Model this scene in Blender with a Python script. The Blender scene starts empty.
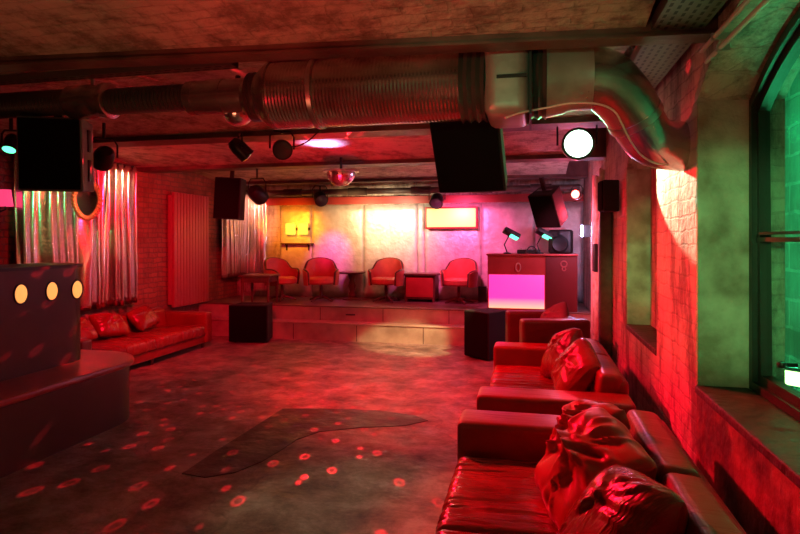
import bpy, bmesh, math, random
from mathutils import Vector, Matrix, Euler, noise
R = math.radians
PI = math.pi
scn = bpy.context.scene
COL = scn.collection
random.seed(7)

# ------------------------------------------------------------------ camera
F, CX, HY, H = 580.0, 400.0, 240.0, 1.8
TH = math.atan2(130.0, F)
CT, ST = math.cos(TH), math.sin(TH)
def at(px, py, D):
    """room point seen at bearing px, py at the distance D along the view"""
    r = (px - CX) / F * D
    return Vector((r * CT - D * ST, r * ST + D * CT, H - (py - HY) / F * D))
cd = bpy.data.cameras.new('camera'); cam = bpy.data.objects.new('camera', cd); COL.objects.link(cam)
cam.location = (0, 0, H); cam.rotation_euler = (PI / 2, 0, TH)
cd.sensor_width = 36; cd.sensor_fit = 'HORIZONTAL'; cd.lens = F / 800 * 36
cd.shift_y = -(267 - HY) / 800.0; cd.clip_start = 0.02; cd.clip_end = 100
scn.camera = cam

# ------------------------------------------------------------------ materials
def mat(name, color=(.5, .5, .5), rough=.6, metal=0.0, bump=None, vary=None, emit=None, estr=0.0, coat=0.0, spec=.5):
    """bump=(scale, strength, distance, detail); vary=(scale, dark colour, amount)"""
    m = bpy.data.materials.new(name); m.use_nodes = True
    nt = m.node_tree; N = nt.nodes; L = nt.links
    b = N['Principled BSDF']
    b.inputs['Base Color'].default_value = (*color, 1)
    b.inputs['Roughness'].default_value = rough
    b.inputs['Metallic'].default_value = metal
    b.inputs['Coat Weight'].default_value = coat
    b.inputs['Specular IOR Level'].default_value = spec
    tc = N.new('ShaderNodeTexCoord')
    if vary:
        n = N.new('ShaderNodeTexNoise'); n.inputs['Scale'].default_value = vary[0]; n.inputs['Detail'].default_value = 6
        L.new(tc.outputs['Object'], n.inputs['Vector'])
        rp = N.new('ShaderNodeValToRGB'); rp.color_ramp.elements[0].position = .35; rp.color_ramp.elements[1].position = .65
        rp.color_ramp.elements[0].color = (*vary[1], 1); rp.color_ramp.elements[1].color = (*color, 1)
        L.new(n.outputs['Fac'], rp.inputs['Fac']); L.new(rp.outputs['Color'], b.inputs['Base Color'])
    if bump:
        n = N.new('ShaderNodeTexNoise'); n.inputs['Scale'].default_value = bump[0]
        n.inputs['Detail'].default_value = bump[3] if len(bump) > 3 else 4
        L.new(tc.outputs['Object'], n.inputs['Vector'])
        bp = N.new('ShaderNodeBump'); bp.inputs['Strength'].default_value = bump[1]; bp.inputs['Distance'].default_value = bump[2]
        L.new(n.outputs['Fac'], bp.inputs['Height']); L.new(bp.outputs['Normal'], b.inputs['Normal'])
    if emit:
        b.inputs['Emission Color'].default_value = (*emit, 1); b.inputs['Emission Strength'].default_value = estr
    return m

def brick_mat(name, plane, c1, c2, mortar, bw=.25, rh=.085, bumpd=.022, stain=(.16, .12, .1), rough=.75, stain_amt=.6, ms=.012):
    m = bpy.data.materials.new(name); m.use_nodes = True
    nt = m.node_tree; N = nt.nodes; L = nt.links; b = N['Principled BSDF']
    tc = N.new('ShaderNodeTexCoord'); sp = N.new('ShaderNodeSeparateXYZ'); cb = N.new('ShaderNodeCombineXYZ')
    L.new(tc.outputs['Object'], sp.inputs[0])
    if plane == 'auto':   # works on faces towards x and y alike
        ad = N.new('ShaderNodeMath'); L.new(sp.outputs['X'], ad.inputs[0]); L.new(sp.outputs['Y'], ad.inputs[1]); L.new(ad.outputs[0], cb.inputs['X'])
        L.new(sp.outputs['Z'], cb.inputs['Y'])
    else:
        L.new(sp.outputs[plane[0]], cb.inputs['X']); L.new(sp.outputs[plane[1]], cb.inputs['Y'])
    # wobble so that courses are hand laid
    nw = N.new('ShaderNodeTexNoise'); nw.inputs['Scale'].default_value = 5.0; nw.inputs['Detail'].default_value = 4; L.new(tc.outputs['Object'], nw.inputs['Vector'])
    mx = N.new('ShaderNodeMixRGB'); mx.blend_type = 'ADD'; mx.inputs['Fac'].default_value = .07
    L.new(cb.outputs[0], mx.inputs[1]); L.new(nw.outputs['Color'], mx.inputs[2])
    bt = N.new('ShaderNodeTexBrick'); bt.inputs['Scale'].default_value = 1.0
    bt.inputs['Brick Width'].default_value = bw; bt.inputs['Row Height'].default_value = rh
    bt.inputs['Mortar Size'].default_value = ms; bt.inputs['Mortar Smooth'].default_value = .35
    bt.inputs['Color1'].default_value = (*c1, 1); bt.inputs['Color2'].default_value = (*c2, 1); bt.inputs['Mortar'].default_value = (*mortar, 1)
    L.new(mx.outputs[0], bt.inputs['Vector'])
    n = N.new('ShaderNodeTexNoise'); n.inputs['Scale'].default_value = 2.6; n.inputs['Detail'].default_value = 9; n.inputs['Roughness'].default_value = .74
    mps = N.new('ShaderNodeMapping'); mps.inputs['Scale'].default_value = (1.3, 1.3, .45); L.new(tc.outputs['Object'], mps.inputs['Vector']); L.new(mps.outputs[0], n.inputs['Vector'])
    rp = N.new('ShaderNodeValToRGB'); rp.color_ramp.elements[0].position = .46; rp.color_ramp.elements[1].position = .6
    L.new(n.outputs['Fac'], rp.inputs['Fac'])
    ml = N.new('ShaderNodeMath'); ml.operation = 'MULTIPLY'; ml.inputs[1].default_value = stain_amt
    L.new(rp.outputs['Color'], ml.inputs[0])
    mc = N.new('ShaderNodeMixRGB'); mc.inputs[2].default_value = (*stain, 1)
    L.new(ml.outputs[0], mc.inputs['Fac']); L.new(bt.outputs['Color'], mc.inputs[1])
    L.new(mc.outputs[0], b.inputs['Base Color'])
    b.inputs['Roughness'].default_value = rough
    n2 = N.new('ShaderNodeTexNoise'); n2.inputs['Scale'].default_value = 15; n2.inputs['Detail'].default_value = 8
    L.new(tc.outputs['Object'], n2.inputs['Vector'])
    s1 = N.new('ShaderNodeMath'); s1.operation = 'MULTIPLY_ADD'; s1.inputs[1].default_value = -.45
    L.new(bt.outputs['Fac'], s1.inputs[0]); L.new(n2.outputs['Fac'], s1.inputs[2])
    bp = N.new('ShaderNodeBump'); bp.inputs['Strength'].default_value = .9; bp.inputs['Distance'].default_value = bumpd
    L.new(s1.outputs[0], bp.inputs['Height']); L.new(bp.outputs['Normal'], b.inputs['Normal'])
    return m

def leather_mat(name, color, dark, rough=.38, crease=.012, cs=5.0):
    m = bpy.data.materials.new(name); m.use_nodes = True
    nt = m.node_tree; N = nt.nodes; L = nt.links; b = N['Principled BSDF']
    tc = N.new('ShaderNodeTexCoord')
    mp = N.new('ShaderNodeMapping'); mp.inputs['Scale'].default_value = (2.6, .5, 1.4); L.new(tc.outputs['Object'], mp.inputs['Vector'])
    n = N.new('ShaderNodeTexNoise'); n.inputs['Scale'].default_value = cs; n.inputs['Detail'].default_value = 3; n.inputs['Distortion'].default_value = 1.2
    L.new(mp.outputs[0], n.inputs['Vector'])
    g = N.new('ShaderNodeTexVoronoi'); g.inputs['Scale'].default_value = 160; L.new(tc.outputs['Object'], g.inputs['Vector'])
    b1 = N.new('ShaderNodeBump'); b1.inputs['Strength'].default_value = .25; b1.inputs['Distance'].default_value = .0015; L.new(g.outputs['Distance'], b1.inputs['Height'])
    b2 = N.new('ShaderNodeBump'); b2.inputs['Strength'].default_value = .8; b2.inputs['Distance'].default_value = crease; L.new(n.outputs['Fac'], b2.inputs['Height'])
    L.new(b1.outputs['Normal'], b2.inputs['Normal']); L.new(b2.outputs['Normal'], b.inputs['Normal'])
    n3 = N.new('ShaderNodeTexNoise'); n3.inputs['Scale'].default_value = 3; n3.inputs['Detail'].default_value = 6; L.new(tc.outputs['Object'], n3.inputs['Vector'])
    rp = N.new('ShaderNodeValToRGB'); rp.color_ramp.elements[0].position = .3; rp.color_ramp.elements[1].position = .7
    rp.color_ramp.elements[0].color = (*dark, 1); rp.color_ramp.elements[1].color = (*color, 1)
    L.new(n3.outputs['Fac'], rp.inputs['Fac']); L.new(rp.outputs['Color'], b.inputs['Base Color'])
    b.inputs['Roughness'].default_value = rough
    return m

def stripe_mat(name, color, axis, scale, strength=.8, dist=.01, metal=0.9, rough=.35, vary=None):
    """ribbed sheet metal: wave bump along one object axis"""
    m = mat(name, color, rough, metal, vary=vary)
    nt = m.node_tree; N = nt.nodes; L = nt.links; b = N['Principled BSDF']
    tc = N.new('ShaderNodeTexCoord')
    w = N.new('ShaderNodeTexWave'); w.bands_direction = axis; w.inputs['Scale'].default_value = scale; w.inputs['Distortion'].default_value = .6
    w.inputs['Detail'].default_value = 2
    L.new(tc.outputs['Object'], w.inputs['Vector'])
    bp = N.new('ShaderNodeBump'); bp.inputs['Strength'].default_value = strength; bp.inputs['Distance'].default_value = dist
    L.new(w.outputs['Fac'], bp.inputs['Height']); L.new(bp.outputs['Normal'], b.inputs['Normal'])
    return m

def floor_material(name, c1, c2, c3, r0=.22, r1=.6):
    m = bpy.data.materials.new(name); m.use_nodes = True
    nt = m.node_tree; N = nt.nodes; L = nt.links; b = N['Principled BSDF']
    tc = N.new('ShaderNodeTexCoord')
    n = N.new('ShaderNodeTexNoise'); n.inputs['Scale'].default_value = 2.3; n.inputs['Detail'].default_value = 12; n.inputs['Roughness'].default_value = .74; n.inputs['Distortion'].default_value = .25
    L.new(tc.outputs['Object'], n.inputs['Vector'])
    rp = N.new('ShaderNodeValToRGB'); e = rp.color_ramp.elements
    e[0].position = .36; e[0].color = (*c1, 1); e[1].position = .62; e[1].color = (*c3, 1)
    e2 = rp.color_ramp.elements.new(.5); e2.color = (*c2, 1)
    L.new(n.outputs['Fac'], rp.inputs['Fac'])
    # cracks
    v = N.new('ShaderNodeTexVoronoi'); v.feature = 'DISTANCE_TO_EDGE'; v.inputs['Scale'].default_value = .55
    nd = N.new('ShaderNodeTexNoise'); nd.inputs['Scale'].default_value = 1.5; nd.inputs['Detail'].default_value = 5; L.new(tc.outputs['Object'], nd.inputs['Vector'])
    ad = N.new('ShaderNodeMixRGB'); ad.blend_type = 'ADD'; ad.inputs['Fac'].default_value = .9; L.new(tc.outputs['Object'], ad.inputs[1]); L.new(nd.outputs['Color'], ad.inputs[2])
    L.new(ad.outputs[0], v.inputs['Vector'])
    cr = N.new('ShaderNodeValToRGB'); cr.color_ramp.elements[0].position = .0; cr.color_ramp.elements[1].position = .009
    L.new(v.outputs['Distance'], cr.inputs['Fac'])
    mu = N.new('ShaderNodeMixRGB'); mu.blend_type = 'MULTIPLY'; mu.inputs['Fac'].default_value = .35
    L.new(rp.outputs['Color'], mu.inputs[1]); L.new(cr.outputs['Color'], mu.inputs[2]); L.new(mu.outputs[0], b.inputs['Base Color'])
    n2 = N.new('ShaderNodeTexNoise'); n2.inputs['Scale'].default_value = 4; n2.inputs['Detail'].default_value = 8; L.new(tc.outputs['Object'], n2.inputs['Vector'])
    mr = N.new('ShaderNodeMapRange'); mr.inputs['From Min'].default_value = .3; mr.inputs['From Max'].default_value = .7
    mr.inputs['To Min'].default_value = r0; mr.inputs['To Max'].default_value = r1
    L.new(n2.outputs['Fac'], mr.inputs['Value']); L.new(mr.outputs[0], b.inputs['Roughness'])
    n4 = N.new('ShaderNodeTexNoise'); n4.inputs['Scale'].default_value = 9; n4.inputs['Detail'].default_value = 10; L.new(tc.outputs['Object'], n4.inputs['Vector'])
    bp = N.new('ShaderNodeBump'); bp.inputs['Strength'].default_value = .6; bp.inputs['Distance'].default_value = .025
    L.new(n4.outputs['Fac'], bp.inputs['Height']); L.new(bp.outputs['Normal'], b.inputs['Normal'])
    return m

M = {}
M['brick_wall'] = brick_mat('painted_brick', 'auto', (.56, .5, .43), (.5, .44, .38), (.46, .4, .35), stain=(.13, .1, .08), rh=.1, stain_amt=.85, ms=.008)
M['brick_back'] = brick_mat('dark_brick', 'auto', (.36, .12, .09), (.27, .08, .065), (.2, .1, .08), stain=(.1, .05, .04))
M['block_shaft'] = brick_mat('concrete_blocks', 'auto', (.5, .52, .48), (.42, .44, .4), (.7, .72, .68), bw=.5, rh=.26, bumpd=.008, stain=(.2, .2, .18), stain_amt=.5, ms=.018)
M['floor'] = floor_material('worn_concrete', (.06, .045, .038), (.2, .15, .125), (.36, .3, .26), .3, .65)
M['patch'] = floor_material('dark_screed', (.012, .01, .009), (.03, .022, .02), (.05, .04, .035), .3, .6)
M['plaster'] = brick_mat('brick_vault_plaster', 'XY', (.56, .46, .37), (.52, .42, .34), (.47, .38, .3), bw=.26, rh=.085, stain=(.16, .11, .085), stain_amt=.8, bumpd=.035, ms=.006)
M['beam'] = mat('beam_paint', (.16, .1, .08), .5, bump=(20, .5, .01, 8), vary=(3, (.06, .035, .03)))
M['leather'] = leather_mat('red_leather', (.27, .025, .025), (.17, .014, .014), .3, .008, 4)
M['leather_maroon'] = leather_mat('maroon_leather', (.1, .012, .014), (.06, .008, .009), .32, .008, 4)
M['leather_wrinkled'] = leather_mat('wrinkled_leather', (.27, .028, .026), (.16, .014, .014), .23, .022, 4.5)
M['satin'] = mat('red_satin', (.5, .045, .05), .34, bump=(60, .1, .003), vary=(3, (.38, .03, .035)))
M['dark_cloth'] = mat('dark_cloth', (.16, .12, .12), .75, bump=(90, .4, .004))
M['black'] = mat('black_plastic', (.012, .012, .013), .5, bump=(120, .25, .003))
M['carpet_black'] = mat('black_carpet_covering', (.012, .012, .013), .9, bump=(200, .5, .004))
M['speaker_side'] = mat('dark_grey_speaker_wood', (.16, .16, .17), .55, bump=(150, .3, .002))
M['grille'] = mat('speaker_grille', (.005, .005, .006), .9, bump=(260, .5, .004), spec=.1)
M['black_metal'] = mat('black_metal', (.03, .03, .032), .38, .6)
M['steel'] = mat('steel', (.6, .6, .6), .3, .9, vary=(8, (.4, .38, .36)))
M['chrome'] = mat('chrome', (.85, .85, .85), .12, 1)
M['duct_ribbed'] = stripe_mat('ribbed_duct', (.55, .54, .52), 'X', 9, .9, .012, .9, .36, vary=(4, (.36, .34, .32)))
M['duct_smooth'] = mat('duct_sheet', (.6, .56, .54), .26, .9, bump=(10, .2, .01), vary=(3, (.36, .32, .3)))
M['flex_black'] = mat('black_flexible_hose', (.06, .055, .05), .35)
M['coupler'] = mat('grey_duct_box', (.5, .52, .48), .45, .5, bump=(12, .2, .01), vary=(5, (.34, .34, .31)))
M['lame'] = mat('silver_lame', (.8, .76, .72), .2, .97, bump=(26, .25, .01, 3))
M['lame_tall'] = M['lame']
M['foil'] = mat('silver_foil_wall', (.78, .77, .76), .42, .3, bump=(14, .5, .025, 5), vary=(6, (.6, .59, .57)))
M['stage'] = mat('stage_boards', (.5, .44, .36), .5, bump=(14, .4, .008, 8), vary=(3, (.3, .25, .2)))
M['stage_top'] = mat('stage_top_boards', (.2, .15, .12), .4, bump=(14, .4, .006, 8), vary=(2, (.1, .07, .06)))
M['radiator'] = mat('radiator_enamel', (.4, .13, .15), .4, bump=(9, .1, .004))
M['bar_metal'] = mat('bar_sheet_metal', (.1, .065, .045), .42, .35, bump=(5, .15, .01), vary=(1.2, (.07, .045, .032)))
M['bar_top'] = mat('bar_top_vinyl', (.4, .06, .05), .3, bump=(24, .25, .005), vary=(3, (.3, .06, .055)))
M['wood_dark'] = mat('dark_wood', (.13, .06, .04), .4, bump=(30, .3, .004, 8), vary=(6, (.07, .03, .02)))
M['wood_red'] = mat('red_painted_wood', (.45, .05, .05), .4, bump=(24, .2, .004), vary=(4, (.36, .04, .04)))
M['booth_dark'] = mat('oxblood_painted_wood', (.13, .02, .022), .4, bump=(24, .2, .004))
M['chair_vinyl'] = mat('chair_vinyl', (.6, .13, .1), .36, bump=(40, .2, .004), vary=(5, (.46, .09, .07)))
M['window_paint'] = mat('black_window_paint', (.02, .02, .02), .4, bump=(50, .3, .004))
M['cable_white'] = mat('white_cable', (.75, .72, .68), .5)
M['cable_black'] = mat('black_cable', (.02, .02, .02), .4)
M['cable_red'] = mat('pale_conduit', (.6, .5, .48), .45)
M['mirror'] = mat('mirror_glass', (.9, .9, .92), .06, 1)
M['gilt'] = mat('carved_gilt_frame', (.5, .34, .2), .4, .6, bump=(60, .9, .01))
M['post'] = mat('old_timber_post', (.1, .07, .06), .6, bump=(20, .8, .012, 8), vary=(6, (.05, .03, .03)))
M['board_pale'] = mat('pale_flaking_board', (.75, .66, .58), .5, bump=(18, .8, .01, 8), vary=(7, (.4, .28, .22)))
def tray_mat(name, ax, ay):
    m = mat(name, (.14, .13, .12), .5, .6); N = m.node_tree.nodes; L = m.node_tree.links
    tc = N.new('ShaderNodeTexCoord'); sp = N.new('ShaderNodeSeparateXYZ'); cb = N.new('ShaderNodeCombineXYZ')
    L.new(tc.outputs['Object'], sp.inputs[0]); L.new(sp.outputs[ax], cb.inputs['X']); L.new(sp.outputs[ay], cb.inputs['Y'])
    bt = N.new('ShaderNodeTexBrick'); bt.inputs['Scale'].default_value = 1; bt.inputs['Brick Width'].default_value = .075; bt.inputs['Row Height'].default_value = .045
    bt.inputs['Mortar Size'].default_value = .014; bt.inputs['Mortar Smooth'].default_value = 0
    for k in ('Color1', 'Color2'): bt.inputs[k].default_value = (.008, .008, .008, 1)
    bt.inputs['Mortar'].default_value = (.14, .13, .12, 1)
    L.new(cb.outputs[0], bt.inputs['Vector']); L.new(bt.outputs['Color'], N['Principled BSDF'].inputs['Base Color']); return m
M['tray'] = tray_mat('slotted_tray', 'Y', 'X'); M['tray_across'] = tray_mat('slotted_tray_across', 'X', 'Y')
M['socket'] = mat('black_box_plastic', (.02, .02, .02), .4)
M['emblem'] = mat('emblem_brass', (.75, .5, .45), .35, .6)
M['lens_off'] = mat('lens_glass', (.1, .1, .12), .08, .3)
M['glass'] = None
def glass():
    m = bpy.data.materials.new('window_glass'); m.use_nodes = True
    N = m.node_tree.nodes; L = m.node_tree.links; N.clear()
    o = N.new('ShaderNodeOutputMaterial'); mx = N.new('ShaderNodeMixShader'); t = N.new('ShaderNodeBsdfTransparent'); g = N.new('ShaderNodeBsdfGlossy')
    g.inputs['Roughness'].default_value = .06; t.inputs['Color'].default_value = (.9, .95, .92, 1)
    mx.inputs['Fac'].default_value = .07
    L.new(t.outputs[0], mx.inputs[1]); L.new(g.outputs[0], mx.inputs[2]); L.new(mx.outputs[0], o.inputs['Surface'])
    return m
M['glass'] = glass()
def glow(name, color, s):
    return mat(name, color, .4, emit=color, estr=s)
def mirrorball_mat():
    m = bpy.data.materials.new('mirror_facets'); m.use_nodes = True
    N = m.node_tree.nodes; L = m.node_tree.links; b = N['Principled BSDF']
    b.inputs['Metallic'].default_value = 1; b.inputs['Roughness'].default_value = .22; b.inputs['Base Color'].default_value = (.9, .9, .92, 1)
    return m
M['facets'] = mirrorball_mat()

# ------------------------------------------------------------------ mesh helpers
class MB:
    """collects shapes that become ONE mesh object"""
    def __init__(s): s.v = []; s.f = []; s.sm = []
    def add(s, vs, fs, smooth=False):
        o = len(s.v); s.v += [Vector(p) for p in vs]
        for f in fs: s.f.append([i + o for i in f]); s.sm.append(smooth)
        return s
    def box(s, a, b, mx=None):
        x0, y0, z0 = a; x1, y1, z1 = b
        vs = [Vector(p) for p in ((x0, y0, z0), (x1, y0, z0), (x1, y1, z0), (x0, y1, z0), (x0, y0, z1), (x1, y0, z1), (x1, y1, z1), (x0, y1, z1))]
        if mx: vs = [mx @ p for p in vs]
        return s.add(vs, [(3, 2, 1, 0), (4, 5, 6, 7), (0, 1, 5, 4), (1, 2, 6, 5), (2, 3, 7, 6), (3, 0, 4, 7)])
    def rbox(s, a, b, r=.03, seg=3, mx=None, puff=0.0):
        """box with rounded edges; puff swells the broad faces"""
        bm = bmesh.new(); bmesh.ops.create_cube(bm, size=1)
        c = (Vector(a) + Vector(b)) / 2; d = Vector(b) - Vector(a)
        for v in bm.verts: v.co = Vector((v.co.x * d.x, v.co.y * d.y, v.co.z * d.z))
        bmesh.ops.bevel(bm, geom=bm.edges[:], offset=min(r, min(d) * .49), segments=seg, profile=.6, affect='EDGES')
        if puff:
            bmesh.ops.subdivide_edges(bm, edges=[e for e in bm.edges if e.calc_length() > .12], cuts=5, use_grid_fill=True)
            for v in bm.verts:
                u = v.co.x / (d.x / 2); w = v.co.y / (d.y / 2)
                v.co.z += puff * (1 - u * u) * (1 - w * w) * (1 if v.co.z > 0 else -.2)
        bm.verts.index_update()
        vs = [v.co + c for v in bm.verts]
        if mx: vs = [mx @ p for p in vs]
        fs = [[v.index for v in f.verts] for f in bm.faces]; bm.free()
        return s.add(vs, fs, True)
    def tube(s, pts, r, n=10, caps=True):
        pts = [Vector(p) for p in pts]; rs = r if isinstance(r, (list, tuple)) else [r] * len(pts)
        vs = []; up = None
        for i, p in enumerate(pts):
            t = (pts[min(i + 1, len(pts) - 1)] - pts[max(i - 1, 0)]).normalized()
            if up is None: up = Vector((0, 0, 1)) if abs(t.z) < .9 else Vector((0, 1, 0))
            a = t.cross(up).normalized(); up = a.cross(t).normalized()
            for k in range(n):
                q = 2 * PI * k / n; vs.append(p + (a * math.cos(q) + up * math.sin(q)) * rs[i])
        fs = [(i * n + k, i * n + (k + 1) % n, (i + 1) * n + (k + 1) % n, (i + 1) * n + k) for i in range(len(pts) - 1) for k in range(n)]
        if caps: fs += [tuple(range(n))[::-1], tuple(range((len(pts) - 1) * n, len(pts) * n))]
        return s.add(vs, fs, True)
    def lathe(s, prof, mx=None, n=24, a0=0, a1=2 * PI):
        """prof = [(radius, z)] around z"""
        full = abs(a1 - a0 - 2 * PI) < 1e-6; m = n if full else n + 1; vs = []
        for r, z in prof:
            for k in range(m):
                q = a0 + (a1 - a0) * k / n; vs.append(Vector((r * math.cos(q), r * math.sin(q), z)))
        fs = []
        for i in range(len(prof) - 1):
            for k in range(n):
                k2 = (k + 1) % m; fs.append((i * m + k, i * m + k2, (i + 1) * m + k2, (i + 1) * m + k))
        if full:
            if prof[0][0] > 1e-5: fs.append(tuple(range(m))[::-1])
            if prof[-1][0] > 1e-5: fs.append(tuple(range((len(prof) - 1) * m, len(prof) * m)))
        if mx: vs = [mx @ p for p in vs]
        return s.add(vs, fs, True)
    def prism(s, poly, z0, z1, mx=None, smooth=False):
        n = len(poly); vs = [Vector((x, y, z0)) for x, y in poly] + [Vector((x, y, z1)) for x, y in poly]
        if mx: vs = [mx @ p for p in vs]
        fs = [tuple(range(n))[::-1], tuple(range(n, 2 * n))] + [(i, (i + 1) % n, n + (i + 1) % n, n + i) for i in range(n)]
        return s.add(vs, fs, smooth)
    def build(s, name, m, parent=None, loc=None, weld=False, sharp=40, subdiv=0):
        me = bpy.data.meshes.new(name); me.from_pydata([tuple(p) for p in s.v], [], s.f)
        me.polygons.foreach_set('use_smooth', s.sm)
        bm = bmesh.new(); bm.from_mesh(me)
        if weld: bmesh.ops.remove_doubles(bm, verts=bm.verts[:], dist=1e-5)
        bmesh.ops.recalc_face_normals(bm, faces=bm.faces[:])
        for e in bm.edges:
            if len(e.link_faces) == 2 and e.calc_face_angle(0) > R(sharp): e.smooth = False
        bm.to_mesh(me); bm.free(); me.update()
        o = bpy.data.objects.new(name, me); COL.objects.link(o); me.materials.append(m)
        if parent: o.parent = parent
        if loc is not None: o.location = loc
        if subdiv:
            md = o.modifiers.new('sub', 'SUBSURF'); md.levels = subdiv; md.render_levels = subdiv
        return o

def tag(o, label, cat, group=None, kind=None):
    o['label'] = label; o['category'] = cat
    if group: o['group'] = group
    if kind: o['kind'] = kind
    return o
def thing(name, label, cat, loc=(0, 0, 0), rz=0, group=None):
    o = bpy.data.objects.new(name, None); COL.objects.link(o); o.empty_display_size = .1
    o.location = loc; o.rotation_euler = (0, 0, rz)
    return tag(o, label, cat, group)
def struct(name, mb, m, **k):
    o = mb.build(name, m, **k); o['kind'] = 'structure'; return o
def dup(root, loc=None, rot=None, label=None):
    r = root.copy(); COL.objects.link(r)
    if loc is not None: r.location = loc
    if rot is not None: r.rotation_euler = rot
    if label: r['label'] = label
    for ch in list(root.children):
        c = ch.copy(); COL.objects.link(c); c.parent = r
        for g in list(ch.children):
            d = g.copy(); COL.objects.link(d); d.parent = c
    return r
def aim(d):
    """rotation matrix taking -z to direction d"""
    return Vector(d).to_track_quat('-Z', 'Y').to_matrix().to_4x4()

# ------------------------------------------------------------------ the room
XL, XR, YB, YN = -6.3, 1.01, 11.7, -2.6
ZB = 2.93
fl = MB(); fl.box((XL, YN, -.1), (XR, YB, 0)); struct('floor', fl, M['floor'])

# worn darker strip where the old floor was patched
def floor_pt(px, py):
    D = F * H / (py - HY); p = at(px, py, D); return (p.x, p.y)
pp = [(-.0, 0)]
outline = [(182, 474), (215, 452), (250, 430), (283, 409), (330, 409), (380, 411), (415, 416), (428, 421), (405, 426), (360, 428), (320, 432), (297, 440), (282, 450), (262, 462), (235, 473), (205, 478)]
pt = MB(); pt.prism([floor_pt(*p) for p in outline], .0005, .006); struct('floor_patch', pt, M['patch'])

wl = MB(); wl.box((XL - .3, YN, 0), (XL, YB, 3.6)); struct('wall_left', wl, M['brick_back'])
wb = MB(); wb.box((XL, YB, 0), (2.6, YB + .3, 3.6)); struct('wall_back', wb, M['brick_wall'])
wn = MB(); wn.box((XL, YN - .3, 0), (2.6, YN, 3.6)); struct('wall_near', wn, M['brick_back'])

# right wall with two arched niches
N1, N2, SILL = (1.7, 3.92), (5.08, 6.6), .87
wr = MB()
TOP = 3.6; XO = 1.5
wr.box((XR, YN, 0), (XO, N1[0], TOP)); wr.box((XR, N1[1], 0), (XO, N2[0], TOP)); wr.box((XR, N2[1], 0), (XO, YB, TOP))
def arch(y0, y1, zs, rise, x0, x1, top, n=20):
    hc = (y1 - y0) / 2; Rr = (hc * hc + rise * rise) / (2 * rise); yc = (y0 + y1) / 2; zc = zs + rise - Rr
    return [(y0 + (y1 - y0) * i / n, zc + math.sqrt(Rr * Rr - (y0 + (y1 - y0) * i / n - yc) ** 2)) for i in range(n + 1)]
def arch_piece(mb, pts, x0, x1, top):
    for (ya, za), (yb, zb) in zip(pts, pts[1:]):
        mb.add([(x0, ya, za), (x0, yb, zb), (x0, yb, top), (x0, ya, top), (x1, ya, za), (x1, yb, zb), (x1, yb, top), (x1, ya, top)],
               [(0, 1, 2, 3), (7, 6, 5, 4), (0, 4, 5, 1)])
A1 = arch(N1[0], N1[1], 2.65, .36, XR, XO, TOP); arch_piece(wr, A1, XR, XO, TOP)
A2 = arch(N2[0], N2[1], 2.55, .3, XR, XO, TOP); arch_piece(wr, A2, XR, XO, TOP)
wr.box((XR, N2[0], 0), (XO, N2[1], SILL))
wr.box((1.25, N2[0], SILL), (XO, N2[1], 3.0))
struct('wall_right', wr, M['brick_wall'])
ap = MB(); ap.box((XR, N1[0], 0), (XO, N1[1], SILL))
M['apron'] = mat('stained_red_render', (.42, .17, .13), .6, bump=(9, 1, .03, 10), vary=(3.5, (.09, .05, .045)))
struct('trim_10', ap, M['apron'])
# sill slabs, rough cement
sl = MB(); sl.rbox((XR - .012, N1[0], SILL - .02), (1.3, N1[1] - .004, SILL + .03), .012)
M['cement'] = mat('rough_cement', (.06, .032, .028), .6, bump=(12, .9, .03, 10), vary=(4, (.035, .025, .022)))
struct('trim_1', sl, M['cement'])
sl = MB(); sl.rbox((XR - .01, N2[0] + .004, SILL - .02), (1.25, N2[1] - .004, SILL + .03), .012); struct('trim_2', sl, M['cement'])

M['limewash'] = mat('stained_limewash', (.6, .56, .5), .8, bump=(13, 1, .025, 10), vary=(4.5, (.3, .24, .19)))
jb = MB(); jb.box((XR + .003, N1[1] - .014, SILL + .031), (1.299, N1[1] - .001, 2.655)); struct('trim_11', jb, M['limewash'])
jb = MB(); jb.box((XR + .003, N2[1] - .014, SILL + .031), (1.249, N2[1] - .001, 2.555)); struct('trim_12', jb, M['limewash'])
# light shaft outside the near window
sh = MB(); sh.box((2.3, 1.0, -.1), (2.6, YB, 3.6)); sh.box((XO, .7, -.1), (2.6, 1.0, 3.6)); sh.box((XO, YB - .2, -.1), (2.3, YB, 3.6)); struct('wall_shaft', sh, M['block_shaft'])
sf = MB(); sf.box((XO, 1.0, -.1), (2.3, YB - .2, .2)); struct('floor_shaft', sf, M['cement'])
sc_ = MB(); sc_.box((XO, .7, 3.6), (2.6, YB, 3.7)); struct('ceiling_shaft', sc_, M['cement'])

# ceiling: shallow vaults between beams that run across the room
BY = [-1.67, .83, 3.46, 5.83, 8.33, 10.83]
cl = MB(); BW = .3
BWS = [.3, .3, .11, .3, .3, .3]
edges = [YN - BW] + BY + [YB]
XE = .63
SK = [0, 0, 0, .088, .0, 0, 0, 0]          # the near beam runs a little askew
def ey(i, x): return edges[i] + SK[i] * (x - XE)
for i in range(len(edges) - 1):
    if edges[i + 1] - edges[i] - BW < .1: continue
    n = 14; rise = .11 if edges[i + 1] - edges[i] > 1.2 else .04
    def vp(x, k):
        y0 = ey(i, x) + BWS[i - 1] if i > 0 else YN; y1 = ey(i + 1, x)
        return (x, y0 + (y1 - y0) * k / n, ZB + .06 + rise * 4 * (k / n) * (1 - k / n))
    for k in range(n):
        cl.add([vp(XL, k), vp(XE, k), vp(XE, k + 1), vp(XL, k + 1)], [(0, 1, 2, 3)], True)
        a, b = vp(XE, k), vp(XE, k + 1)
        cl.add([a, b, (XE, b[1], 3.5), (XE, a[1], 3.5)], [(0, 1, 2, 3)])
cl.box((XE - .3, YN, 3.5), (XO, YB, 3.6)); cl.box((XL, YN, 3.5), (XE - .3, YB, 3.6))
struct('ceiling', cl, M['plaster'], weld=True)
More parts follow.
